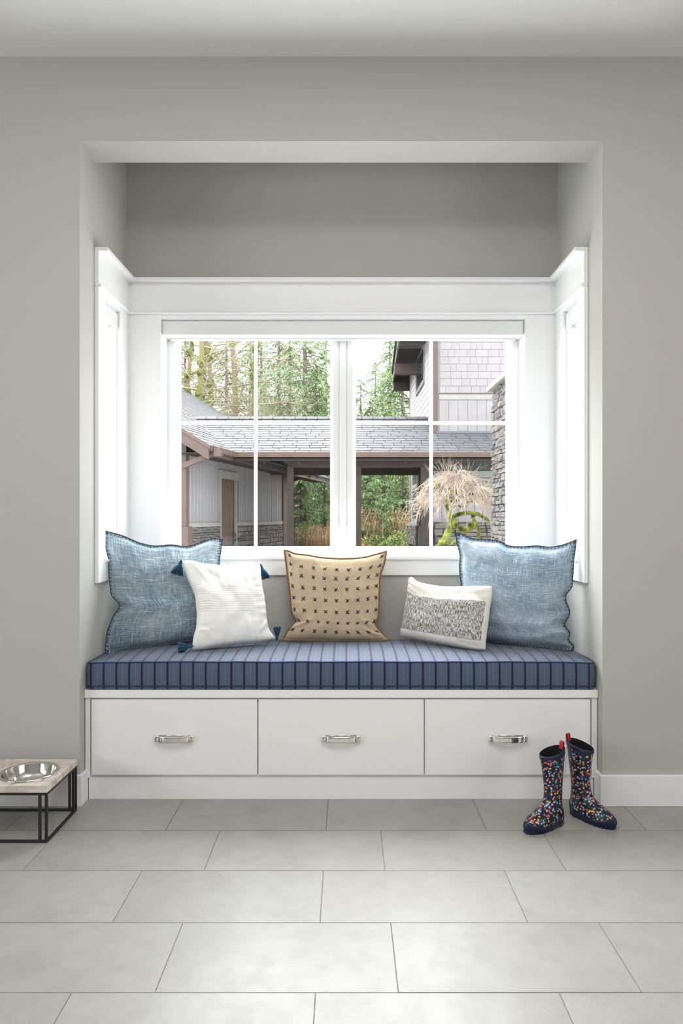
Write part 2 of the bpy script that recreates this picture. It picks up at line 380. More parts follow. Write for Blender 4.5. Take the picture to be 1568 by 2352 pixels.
shade('short white shade cassette in the narrow left side window',(XL-.095,XL+.006,SW0+.006,SW1-.008,2.10,2.175),1,'y')
shade('short white shade cassette in the narrow right side window',(XR-.006,XR+.095,SW0+.006,SW1-.008,2.10,2.175),-1,'y')

# ------------------------------------------------------------------ bench
be=empty('window_bench',(0,3.0,0),label='white built-in window bench with three flat drawers under the alcove window',cat='bench')
INV=Matrix.Translation((0,-3.0,0))
def bpart(mb,name,mt=None,bevel=.0015,parent=None,**k):
    o=mb.obj(name,mt or M['bench'],parent or be,bevel=bevel,**k)
    if not parent: o.matrix_parent_inverse=INV
    return o
ZCT=.4674
bpart(MB().box(XL+.002,XR-.002,2.988,YB-.001,.4340,ZCT),'countertop',bevel=.002)
mb=MB().box(XL+.002,XR-.002,3.012,3.03,.094,.434).box(XL+.003,(207.5-CX)*3.0/F,2.996,3.012,.094,.434).box((1357.5-CX)*3.0/F,XR-.003,2.996,3.012,.094,.434)
bpart(mb,'face_frame')
bpart(MB().box(XL+.015,XR-.015,3.004,3.03,0.0,.0955),'toe_board')
def drawer(x0,x1,hx):
    d=bpart(MB().box(x0,x1,2.992,3.012,.1077,.4262),'drawer')
    # bowed pull: two round-ended feet and a swelling bar
    z=HC-(1695.5-CY)*2.985/F
    h=MB()
    L=.0745
    n=24
    def bar(u,v):
        s=-1+2*u; x=hx+s*(L-.008); yy=2.992-.011-.016*(1-s*s)**.5 if abs(s)<1 else 2.981
        hh=.0128*(1+.15*s*s); dp=.0038
        a=2*math.pi*v; c=math.cos(a); sn=math.sin(a)
        return (x, yy+dp*abs(c)**.6*(1 if c>0 else -1), z-.0025+hh*abs(sn)**.5*(1 if sn>0 else -1))
    h.grid(bar,n,20)
    for s in (-1,1):
        cx_=hx+s*(L-.001)
        def foot(u,v,s=s,cx_=cx_):
            a=2*math.pi*u; r=1.0 if v<.75 else math.cos((v-.75)/.25*math.pi/2*.9)
            yy=2.992-.0165*min(v/.75,1)-(.0035*math.sin(max(0,(v-.75)/.25)*math.pi/2))
            c,sn=math.cos(a),math.sin(a)
            return (cx_+.0085*r*abs(c)**.7*(1 if c>0 else -1), yy, z+.0145*r*abs(sn)**.45*(1 if sn>0 else -1))
        h.grid(foot,20,10,closeu=True)
    # thin back rail joining the feet
    h.box(hx-L,hx+L,2.9865,2.9905,z+.008,z+.0125)
    h.obj('handle',M['chrome'],d,smooth=True,label='polished metal bow handle')
gx=lambda px:(px-CX)*2.992/F
drawer(gx(209.5),gx(590),(398.5-CX)*2.975/F)
drawer(gx(593.5),gx(973),(783-CX)*2.975/F)
drawer(gx(975.5),gx(1355.5),(1167-CX)*2.975/F)

# ------------------------------------------------------------------ seat cushion
m=mat('striped_blue_ticking',lin((72,88,118)),.8,spec=.35,sheen=.25); t=NT(m)
v=t.coord('Object'); X,Yc,Zc=t.sep(v)
PER=.0539
ph=t.math('FRACT',t.math('ADD',t.math('DIVIDE',X,PER),.5+40))
d0=t.math('ABSOLUTE',t.math('SUBTRACT',ph,.5))
stripe=t.math('LESS_THAN',d0,.082)
d1=t.math('ABSOLUTE',t.math('SUBTRACT',t.math('FRACT',t.math('ADD',ph,.5)),.5))
yz=t.math('SUBTRACT',Yc,Zc)
dash=t.math('GREATER_THAN',t.math('SINE',t.math('MULTIPLY',yz,700)),.0)
thread=t.math('MULTIPLY',t.math('LESS_THAN',d1,.018),dash)
d2=t.math('LESS_THAN',t.math('ABSOLUTE',t.math('SUBTRACT',d1,.13)),.012)
vs2=t.coord('Object',(900,900,900)); wv=t.noise(vs2,1,2,.5)
v3=t.coord('Object',(500,30,30)); w3=t.noise(v3,1,2,.6)
bc=t.mix(wv,lin((72,85,108)),lin((96,110,136)))
bc=t.mix(t.math('MULTIPLY',w3,.35),bc,lin((58,70,96)))
bc=t.mix(t.math('MULTIPLY',d2,.35),bc,lin((52,64,96)))
bc=t.mix(t.math('MULTIPLY',thread,.75),bc,lin((150,140,132)))
bc=t.mix(stripe,bc,lin((26,28,56)))
t.col(bc); t.bump(wv,.35,.0008); M['ticking']=m
M['cord']=noisy('blue_piping',lin((38,50,88)),lin((54,68,108)),200,.85)
cu=empty('seat_cushion',(0,3.0,ZCT),label='long blue seat cushion with navy stripes lying on the bench',cat='cushion')
cx0,cx1,cy0,cy1,cz0,cz1=XL+.004,XR-.006,2.992,3.545,ZCT+.001,.585
def cushion_fn(nx,ny,nz):
    verts=[];faces=[];idx={}
    def put(i,j,k):
        if (i,j,k) in idx: return idx[(i,j,k)]
        u,v_,w_=i/nx,j/ny,k/nz
        x=cx0+(cx1-cx0)*u; y=cy0+(cy1-cy0)*v_; z=cz0+(cz1-cz0)*w_
        su=1-abs(2*u-1)**10; sv=1-abs(2*v_-1)**3
        if k==nz:
            z+=.017*su*sv*(.8+.2*math.sin(7*x+1))-.006*(1-su)
            z+=.0022*mnoise.noise(Vector((x*5,y*6,2)))
        bul=math.sin(math.pi*w_)
        if j==0: y-=.007*bul*(.7+.5*mnoise.noise(Vector((x*6,0,0))))
        if i==0: x+= .0+.006*(1-bul)
        if i==nx: x-= .006*(1-bul)
        if j==0: z+=.0018*mnoise.noise(Vector((x*8,3,w_)))*(1 if w_>.5 else 0)
        # rounded plan corners
        rc=.03
        for (ex,sg) in ((cx0,1),(cx1,-1)):
            dx=(x-ex)*sg; dy=y-cy0
            if dx<rc and dy<rc:
                q=Vector((rc-dx,rc-dy)); 
                mx_=max(q.x,q.y)
                if q.length>1e-6 and mx_>0:
                    q=q.normalized()*mx_; x=ex+sg*(rc-q.x); y=cy0+rc-q.y
        idx[(i,j,k)]=len(verts); verts.append((x,y,z)); return idx[(i,j,k)]
    for i in range(nx):
        for j in range(ny):
            faces.append((put(i,j,nz),put(i+1,j,nz),put(i+1,j+1,nz),put(i,j+1,nz)))
            faces.append((put(i,j,0),put(i,j+1,0),put(i+1,j+1,0),put(i+1,j,0)))
        for k in range(nz):
            faces.append((put(i,0,k),put(i+1,0,k),put(i+1,0,k+1),put(i,0,k+1)))
            faces.append((put(i,ny,k),put(i,ny,k+1),put(i+1,ny,k+1),put(i+1,ny,k)))
    for j in range(ny):
        for k in range(nz):
            faces.append((put(0,j,k),put(0,j,k+1),put(0,j+1,k+1),put(0,j+1,k)))
            faces.append((put(nx,j,k),put(nx,j+1,k),put(nx,j+1,k+1),put(nx,j,k+1)))
    front=[verts[idx[(i,0,nz)]] for i in range(nx+1)]; frontb=[verts[idx[(i,0,1)]] for i in range(nx+1)]
    right=[verts[idx[(nx,j,nz)]] for j in range(ny+1)]; left=[verts[idx[(0,j,nz)]] for j in range(ny+1)]
    return verts,faces,front,frontb,left,right
cv,cf,fr_,frb,lf,rt=cushion_fn(150,24,6)
o=MB().add(cv,cf).obj('cushion_body',M['ticking'],cu,smooth=True,bevel=.004,seg=2); o.matrix_parent_inverse=Matrix.Translation((0,-3.0,-ZCT))
MBp=MB(); MBp.tube(lf[::-1]+fr_[1:]+rt[1:],.0030,8)
MBp.tube([(x,y-.002,z-.004) for x,y,z in frb],[.0026+.0008*math.sin(i*1.3) for i in range(len(frb))],8)
o=MBp.obj('piping',M['cord'],cu,smooth=True); o.matrix_parent_inverse=Matrix.Translation((0,-3.0,-ZCT))

# ------------------------------------------------------------------ pillows
def curve(pts):
    pts=[Vector((p[0],p[1],0)) for p in pts]; d=[0]
    for a,b in zip(pts,pts[1:]): d.append(d[-1]+(b-a).length)
    T=d[-1]
    def f(t_):
        s=t_*T
        for i in range(len(d)-1):
            if s<=d[i+1]+1e-9:
                k=(s-d[i])/max(d[i+1]-d[i],1e-9)
                p0=pts[max(i-1,0)];p1=pts[i];p2=pts[i+1];p3=pts[min(i+2,len(pts)-1)]
                m1=(p2-p0)*.5; m2=(p3-p1)*.5
                h=lambda a:( (2*k**3-3*k*k+1)*p1[a]+(k**3-2*k*k+k)*m1[a]+(-2*k**3+3*k*k)*p2[a]+(k**3-k*k)*m2[a])
                return (h(0),h(1))
        return (pts[-1].x,pts[-1].y)
    return f
class Pillow:
    def __init__(s,top,bottom,left,right,Yc,thick,back,margin=0,seed=0,wr=.004,size=.5,folds=()):
        s.T,s.B,s.L,s.R=curve(top),curve(bottom),curve(left),curve(right)
        s.Y=Yc; s.th=thick; s.bk=back; s.m=margin; s.seed=seed; s.wr=wr; s.size=size; s.folds=folds
        c=[s.base(0,0),s.base(1,0),s.base(0,1),s.base(1,1)]
        n=(c[1]-c[2]).cross(c[3]-c[0]).normalized()
        if n.y>0: n=-n
        s.n=n
    def base(s,u,v):         # u right, v down
        lx=lambda a,b,k:(a[0]*(1-k)+b[0]*k, a[1]*(1-k)+b[1]*k)
        TT,BB,LL,RR=s.T(u),s.B(u),s.L(v),s.R(v)
        a=lx(TT,BB,v); b=lx(LL,RR,u)
        c00,c10,c01,c11=s.T(0),s.T(1),s.B(0),s.B(1)
        cc=lx(lx(c00,c10,u),lx(c01,c11,u),v)
        px=a[0]+b[0]-cc[0]; py=a[1]+b[1]-cc[1]
        Y0=s.Y[0]*(1-u)+s.Y[1]*u; Y1=s.Y[2]*(1-u)+s.Y[3]*u
        return P(px,py,Y0*(1-v)+Y1*v)
    def prof(s,u,v):
        m=s.m; uu=(u-m)/(1-2*m); vv_=(v-m)/(1-2*m)
        if uu<=0 or uu>=1 or vv_<=0 or vv_>=1: return 0
        a=1-abs(2*uu-1)**2.6; b=1-abs(2*vv_-1)**2.6
        return (a*b)**.46
    def pt(s,u,v,side=1,lift=0):
        p=s.base(u,v); h=s.prof(u,v)
        bias=.9+.25*v
        d=(s.th if side>0 else s.bk)*h*bias
        q=Vector((u*3.1+s.seed,v*3.1,s.seed*1.7))
        wob=mnoise.noise(q*1.3)*.010*h + mnoise.noise(q*3.2)*.004*h
        e=4*min(u,1-u,v,1-v)                     # pinch folds running in from the edges
        cu_=math.exp(-((min(u,1-u))/.16)); cv_=math.exp(-((min(v,1-v))/.16))
        ridg=1-abs(mnoise.noise(Vector((v*11,u*2.2+s.seed,3.1))))*2
        ridg2=1-abs(mnoise.noise(Vector((u*11,v*2.2+s.seed,7.7))))*2
        f=min(1,h*2.2)
        wob+=s.wr*(ridg*cu_+ridg2*cv_)*f
        for (fu,fv,ang,ln,wd,am) in s.folds:
            du=(u-fu); dv=(v-fv); c,sn=math.cos(ang),math.sin(ang)
            a=du*c+dv*sn; b=-du*sn+dv*c
            wob+=am*math.exp(-(a/ln)**2-(b/wd)**2)*min(1,h*3)
        if side<0: wob*=.4
        flp=.0012*side
        if s.m and h==0:                         # wavy flange
            flp+= .006*mnoise.noise(Vector((u*9+s.seed,v*9,1)))
            return p+s.n*(flp+lift)
        return p+s.n*(side*(d)+ (wob if side>0 else -wob)+flp+ (lift if side>0 else -lift))
    def build(s,name,mt,root,inv,N=56):
        o=MB().grid(lambda u,v:s.pt(u,v,1),N,N,flip=True)
        o.grid(lambda u,v:s.pt(u,v,-1),N,N)
        n=N+1; off=n*n
        e=[i for i in range(n)]+[n*j+N for j in range(1,n)]+[n*N+i for i in range(N-1,-1,-1)]+[n*j for j in range(N-1,0,-1)]
        for a,b in zip(e,e[1:]+e[:1]): o.f.append((a,b,b+off,a+off))
        ob=o.obj(name,mt,root,smooth=True); ob.matrix_parent_inverse=inv; return ob
    def edge(s,n):
        r=[]
        for i in range(n): r.append((i/n,0))
        for i in range(n): r.append((1,i/n))
        for i in range(n): r.append((1-i/n,1))
        for i in range(n): r.append((0,1-i/n))
        return r
def pillow_root(name,p,label,cat='pillow'):
    b=p.base(.5,1); r=empty(name,b,label=label,cat=cat,group='throw pillows on the window bench'); return r,Matrix.Translation(-b)
# fabrics
def slub(name,c_mid,c_dark,c_lt,seed):
    m=mat(name,c_mid,.95,spec=.15,sheen=.3); t=NT(m)
    def vec(sx,sy):
        tc=t.n('ShaderNodeTexCoord'); mp=t.n('ShaderNodeMapping'); mp.inputs['Scale'].default_value=(sx,sy,1); mp.inputs['Location'].default_value=(seed,seed*2,seed)
        t.l(tc.outputs['UV'],mp.inputs[0]); return mp.outputs[0]
    h=t.noise(vec(9,190),1,3,.7); v_=t.noise(vec(190,9),1,3,.7); fine=t.noise(vec(330,330),1,1,.5); big=t.noise(vec(3,3),1,2,.5)
    c=t.mix(t.ramp(fine,[(.35,(0,0,0)),(.65,(1,1,1))]),c_dark,c_mid)
    c=t.mix(t.math('MULTIPLY',t.ramp(big,[(.4,(0,0,0)),(.65,(1,1,1))]),.25),c,c_lt)
    c=t.mix(t.math('MULTIPLY',t.ramp(h,[(.52,(0,0,0)),(.68,(1,1,1))]),.75),c,c_lt)
    c=t.mix(t.math('MULTIPLY',t.ramp(v_,[(.52,(0,0,0)),(.68,(1,1,1))]),.75),c,c_lt)
    c=t.mix(t.math('MULTIPLY',t.ramp(h,[(.30,(1,1,1)),(.42,(0,0,0))]),.5),c,c_dark)
    t.col(c); t.bump(t.math('ADD',h,v_),.5,.0015); return m
M['slub_a']=slub('blue_slub_weave',lin((128,154,170)),lin((70,98,120)),lin((218,226,230)),1.3)
M['slub_b']=slub('light_blue_slub_weave',lin((136,161,180)),lin((80,108,132)),lin((222,230,236)),5.1)
M['navy_yarn']=noisy('navy_yarn',lin((28,44,62)),lin((40,60,82)),90,.95)
M['teal_yarn']=noisy('teal_navy_yarn',lin((34,66,90)),lin((56,92,120)),60,.95)
def blanket(p,root,inv,nper,ins,mt):
    mb=MB(); ed=p.edge(nper); 
    pts=[p.pt(u,v,1,.0008) for u,v in ed]
    mb.tube([q+p.n*.0006 for q in pts],.0016,6,closed=True)
    cen=[]
    def inset(u,v): return (min(max(u,ins),1-ins),min(max(v,ins),1-ins))
    inn=[p.pt(*inset(u,v),1,.0022) for u,v in ed]
    for i in range(0,len(ed)):
        a=pts[i]+p.n*.001; b=inn[i]
        mid=(a+b)/2+p.n*.0015
        mb.tube([a,mid,b],.0012,5)
        back=p.pt(*inset(*ed[i]),-1,.002); mb.tube([a,back],.0011,4)
    o=mb.obj('edge_stitching',mt,root,smooth=True); o.matrix_parent_inverse=inv
# left blue
pl=Pillow([(241,1219),(280,1230),(318,1246),(353,1254),(391,1251),(430,1255),(465,1244),(487,1237),(511,1239)],
 [(241.5,1499),(252.6,1503),(280,1498),(328,1491),(391,1482),(439,1474),(480,1472),(520,1470)],
 [(241,1219),(241.5,1254),(248,1282),(249.5,1317),(252.6,1349),(257,1369),(275,1391),(261,1413),(248,1445),(243,1474),(241.5,1499)],
 [(511,1239),(508,1260),(503,1295),(500,1350),(505,1420),(520,1470)],
 (3.262,3.515,3.185,3.40),.088,.03,margin=.035,seed=2,wr=.006,folds=[(.1,.62,.15,.18,.03,-.012),(.2,.06,1.2,.1,.03,.008)])
r,inv=pillow_root('blue_pillow',pl,'large blue slubbed pillow with navy blanket-stitched edge at the left end of the bench')
pl.build('cover',M['slub_a'],r,inv); blanket(pl,r,inv,33,.032,M['navy_yarn'])
# right blue
pr=Pillow([(1047.7,1222.5),(1062,1227),(1085,1237),(1117.7,1240),(1143.7,1242),(1169.7,1253.4),(1202,1255),(1235,1253.4),(1264,1256.7),(1296.6,1250),(1324,1239)],
 [(1068,1470),(1100,1473),(1118,1475),(1166.5,1482),(1215,1488),(1280,1494),(1316,1495)],
 [(1047.7,1222.5),(1049,1248.5),(1056,1274.6),(1055,1300.6),(1057.5,1330),(1062,1380),(1066,1430),(1068,1470)],
 [(1324,1239),(1321,1265),(1317.7,1287.6),(1316,1320),(1313,1349),(1300,1366),(1301.5,1385),(1308,1401),(1306,1418),(1295,1434),(1309,1453),(1305,1466),(1310,1476),(1319,1483),(1316,1495)],
 (3.510,3.200,3.40,3.205),.088,.03,margin=.035,seed=9,wr=.006,folds=[(.9,.6,-.1,.18,.03,-.012),(.85,.82,-.3,.15,.03,.010)])
r,inv=pillow_root('blue_pillow',pr,'large light blue slubbed pillow with navy blanket-stitched edge at the right end of the bench')
pr.build('cover',M['slub_b'],r,inv); blanket(pr,r,inv,33,.032,M['navy_yarn'])
# white with pintucks and tassels
m=mat('white_cotton_pintuck',lin((243,241,237)),.9,spec=.2,sheen=.2); t=NT(m)
tc=t.n('ShaderNodeTexCoord'); U_,V_,_=t.sep(tc.outputs['UV'])
inb=t.math('MULTIPLY',t.math('GREATER_THAN',V_,.29),t.math('LESS_THAN',V_,.605))
ln=t.math('PINGPONG',t.math('SUBTRACT',V_,.30),.0137)
li_=t.math('MULTIPLY',t.math('LESS_THAN',ln,.0018),inb)
nb=t.noise(t.coord('UV',(60,60,1)),1,3)
t.col(t.mix(t.math('MULTIPLY',li_,.5),t.mix(nb,lin((247,246,242)),lin((238,236,231))),lin((168,148,140))))
t.bump(t.math('SUBTRACT',t.math('MULTIPLY',nb,.25),li_),.5,.0015); M['white_cotton']=m
pw=Pillow([(417,1287),(439,1289),(471,1297),(519,1300),(567,1298),(597,1298)],
 [(441,1493),(465,1492),(503,1486),(551,1479.6),(599,1475),(632,1466)],
 [(417,1287),(433,1333),(447,1365),(450,1388),(452,1413),(450,1442),(444,1464),(441,1493)],
 [(597,1298),(599,1343),(605,1381),(608,1413),(610,1432),(618,1451),(632,1466)],
 (3.275,3.44,3.155,3.345),.072,.035,seed=4,wr=.007,folds=[(.12,.82,.6,.1,.02,.008),(.9,.8,-.7,.1,.02,.008),(.12,.1,.9,.12,.025,.008),(.25,.12,.5,.15,.03,-.006)])
r,inv=pillow_root('tassel_pillow',pw,'white cotton pillow with fine tuck lines and dark blue corner tassels')
pw.build('cover',M['white_cotton'],r,inv)
def tassel(top,dirv,L,spread,seed,n=46):
    rnd=random.Random(seed); mb=MB(); top=Vector(top); d=Vector(dirv).normalized()
    a=d.orthogonal().normalized(); b=d.cross(a)
    mb.tube([top-d*.006,top+d*.004,top+d*.010,top+d*.014,top+d*.018],[.003,.0065,.0075,.006,.0068],10)
    mb.tube([top+d*.013,top+d*.016],[.0078,.0078],10)
    for i in range(n):
        an=rnd.uniform(0,6.28); rr=math.sqrt(rnd.random()); q=a*math.cos(an)+b*math.sin(an)
        l=L*rnd.uniform(.86,1.05)
        p0=top+d*.014+q*.004*rr; p1=top+d*(.014+l*.4)+q*(spread*.6*rr); p2=top+d*(.014+l)+q*spread*rr+Vector((rnd.uniform(-1,1),rnd.uniform(-1,1),0))*.002
        mb.tube([p0,p1,p2],[.0019,.0022,.0017],4)
    return mb
c=pw.base(0,0); tassel(c+Vector((-.002,-.002,-.003)),(-.28,-.15,-1),.052,.030,1,70).obj('tassel',M['teal_yarn'],r,smooth=True).matrix_parent_inverse=inv
c=pw.base(1,0); tassel(c+Vector((.004,-.004,.0)),(.32,-.1,-1),.056,.026,2,70).obj('tassel',M['teal_yarn'],r,smooth=True).matrix_parent_inverse=inv
c=pw.base(1,1); tassel(P(636,1468,3.36),(.0,-.1,1),.044,.018,3,60).obj('tassel',M['teal_yarn'],r,smooth=True).matrix_parent_inverse=inv
c=pw.base(0,1); tassel(P(441,1484,3.14),(-1,-.1,-.12),.046,.026,4,90).obj('tassel',M['teal_yarn'],r,smooth=True).matrix_parent_inverse=inv
# beige with crosses
m=noisy('beige_wool_felt',lin((182,160,134)),lin((204,184,158)),160,.95,bump=.3,bd=.0008,lo=.3,hi=.7); M['felt']=m
M['felt_edge']=noisy('tan_piping',lin((132,100,64)),lin((150,118,80)),80,.95)
pc=Pillow([(651.6,1264),(661,1264.5),(675.5,1271),(706,1275),(735,1280),(773,1283),(811,1282.6),(840,1279),(863,1273),(888,1266)],
 [(648.7,1470),(668,1472),(715.7,1473),(773,1474),(830,1474),(869,1473),(893.6,1469)],
 [(651.6,1264),(655.4,1287),(660,1325.7),(665,1364),(667,1392.6),(670.7,1411.7),(679,1426),(668,1438.5),(656,1455.7),(648.7,1470)],
 [(888,1266),(883,1293),(873.5,1322),(871.6,1354),(870.6,1392.6),(867.7,1421),(863,1434.7),(876,1452),(893.6,1469)],
 (3.495,3.495,3.405,3.405),.085,.035,margin=.018,seed=6,wr=.006,folds=[(.12,.78,-.6,.12,.022,.012),(.88,.76,.6,.14,.022,.013),(.9,.88,.7,.09,.02,.012),(.35,.12,.8,.12,.02,.004)])
r,inv=pillow_root('cross_stitch_pillow',pc,'tan felt pillow covered with rows of small dark crosses in the middle of the bench')
pc.build('cover',M['felt'],r,inv)
mb=MB(); mb.tube([pc.pt(u,v,1,.001) for u,v in pc.edge(30)],.0034,7,closed=True)
o=mb.obj('edge_piping',M['felt_edge'],r,smooth=True); o.matrix_parent_inverse=inv
mb=MB(); rnd=random.Random(5)
us=[.055,.17,.29,.405,.52,.635,.75,.86,.95]; vs_l=[.055,.15,.255,.375,.495,.62,.745,.87]
for j,v0 in enumerate(vs_l):
    for i,u0 in enumerate(us):
        if j==0 and i not in (0,8): continue
        if j>0 and v0>.93: continue
        for sg in (-1,1):
            du=.0155*rnd.uniform(.8,1.2); dv=.0175*rnd.uniform(.8,1.2)*sg; ju=rnd.uniform(-.003,.003); jv=rnd.uniform(-.003,.003)
            pp=[pc.pt(min(max(u0+ju+du*k,.022),.978),min(max(v0+jv+dv*k,.022),.978),1,.0012+.0012*(1-abs(k))) for k in (-1,-.3,.3,1)]
            mb.tube(pp,[.0015,.0030,.0030,.0015],5)
o=mb.obj('cross_stitches',noisy('charcoal_yarn',lin((62,54,58)),lin((84,76,80)),90,.95),r,smooth=True); o.matrix_parent_inverse=inv; tag(o,kind='stuff')
# lumbar
m=mat('white_and_charcoal_weave',lin((230,226,218)),.95,spec=.15,sheen=.2); t=NT(m)
tc=t.n('ShaderNodeTexCoord'); U_,V_,_=t.sep(tc.outputs['UV'])
inb=t.math('MULTIPLY',t.math('GREATER_THAN',V_,.255),t.math('LESS_THAN',V_,.865)); inb=t.math('MULTIPLY',inb,t.math('LESS_THAN',U_,.965))
wob=t.noise(t.coord('UV',(8,150,1)),1,2,.6)
dashes=t.noise(t.coord('UV',(60,190,1)),1,3,.8); vst=t.noise(t.coord('UV',(170,14,1)),1,2,.6)
rows=t.math('SINE',t.math('MULTIPLY',V_,330))
k=t.math('ADD',t.math('MULTIPLY',rows,.10),t.math('SUBTRACT',dashes,t.math('MULTIPLY',t.math('SUBTRACT',vst,.5),1.15)))
dk=t.math('MULTIPLY',t.ramp(k,[(.47,(0,0,0)),(.55,(1,1,1))]),inb)
t.col(t.mix(dk,t.mix(wob,lin((234,230,222)),lin((222,216,206))),lin((62,62,72)))); t.bump(t.math('SUBTRACT',t.math('MULTIPLY',wob,.3),dk),.5,.0012); M['lumbar']=m
pq=Pillow([(938.8,1328),(947,1326),(960,1336),(997,1344.5),(1030,1348),(1072,1347),(1104.7,1346),(1129.5,1347)],
 [(920,1462),(948.5,1467),(987.6,1474.6),(1036,1483.7),(1072,1490),(1101,1493.5),(1114.4,1492)],
 [(938.8,1328),(937,1359),(932,1398),(926.4,1430.7),(921,1450),(920,1462)],
 [(1129.5,1347),(1129,1372),(1124,1398),(1121.6,1424),(1117.7,1450),(1116,1470),(1114.4,1492)],
 (3.475,3.26,3.425,3.17),.065,.035,seed=12,wr=.006,folds=[(.06,.9,.4,.06,.05,.006),(.88,.1,1.2,.1,.03,.008),(.85,.93,.1,.12,.03,-.006)])
r,inv=pillow_root('lumbar_pillow',pq,'small oblong cream pillow with a dark woven band leaning on the right blue pillow')
pq.build('cover',M['lumbar'],r,inv)

# ------------------------------------------------------------------ rain boots
m=mat('dotted_navy_rubber',lin((22,22,44)),.28); t=NT(m)
tcn=t.n('ShaderNodeTexCoord'); bb=t.math('MULTIPLY',1,1)
def dots(scale,seed,rad,cols,prev):
    mp=t.n('ShaderNodeMapping'); mp.inputs['Scale'].default_value=(scale,)*3; mp.inputs['Location'].default_value=(seed,seed*1.7,seed*.3); t.l(tcn.outputs['Object'],mp.inputs[0])
    vo=t.n('ShaderNodeTexVoronoi',voronoi_dimensions='3D',feature='F1'); vo.inputs['Scale'].default_value=1; vo.inputs['Randomness'].default_value=.9
    t.l(mp.outputs[0],vo.inputs['Vector'])
    d=t.math('LESS_THAN',vo.outputs['Distance'],rad)
    sc=t.n('ShaderNodeSeparateColor'); t.l(vo.outputs['Color'],sc.inputs[0])
    r=t.n('ShaderNodeValToRGB'); r.color_ramp.interpolation='CONSTANT'; e=r.color_ramp.elements
    while len(e)<len(cols): e.new(.5)
    for i,(x,c) in enumerate(zip(e,cols)): x.position=i/len(cols); x.color=(*lin(c),1)
    t.l(sc.outputs[0],r.inputs[0])
    return t.mix(d,prev,r.outputs[0])
PAL=[(240,120,105),(245,200,50),(80,215,225),(185,185,235),(238,160,155),(40,110,120),(80,40,100)]
c=dots(92,1.3,.34,PAL,lin((22,22,44))); c=dots(84,7.9,.32,PAL[2:]+PAL[:2],c)
t.col(c); M['dots']=m
M['navy_rubber']=mat('plain_navy_rubber',lin((24,28,62)),.35)
M['boot_in']=mat('dark_boot_lining',(.008,.008,.012),.9)
M['red_tab']=mat('red_webbing',lin((196,50,56)),.7)
M['thread']=mat('clear_tag_thread',lin((205,205,215)),.4)
def sm(a,b,x): x=min(max((x-a)/(b-a),0),1); return x*x*(3-2*x)
def interp(tab,h):
    for (a,va),(b,vb) in zip(tab,tab[1:]):
        if h<=b: k=(h-a)/(b-a); k=k*k*(3-2*k) if False else k; return va+(vb-va)*k
    return tab[-1][1]
front=[(0,.150),(.012,.160),(.028,.165),(.042,.160),(.053,.146),(.062,.120),(.070,.095),(.080,.072),(.095,.054),(.115,.045),(.14,.042),(.20,.046),(.26,.059),(.31,.066)]
backp=[(0,-.040),(.02,-.046),(.045,-.049),(.07,-.046),(.10,-.041),(.14,-.041),(.20,-.046),(.26,-.055),(.31,-.060)]
wid=[(0,.031),(.015,.036),(.03,.038),(.05,.036),(.07,.031),(.095,.029),(.14,.030),(.20,.035),(.26,.038),(.31,.036)]
def boot_pt(h,a,topslope=0,lean=0,infl=0):
    xf=interp(front,h)+infl; xb=interp(backp,h)-infl; w_=interp(wid,h)+infl
    c,s=math.cos(a),math.sin(a)
    # heel centre at 0; egg-shaped slice
    if c>=0: x=xf*abs(c)**(1.0 if h>.09 else .85)
    else: x=xb*abs(c)
    y=w_*s*(1.0 if h>.085 else (1-.22*max(0,-c)))
    if h<.07 and c>0:   # ball of the foot is widest forward
        y*=1+.18*math.sin(min(1,c)*math.pi)
    return Vector((x,y,h+topslope*(x)))
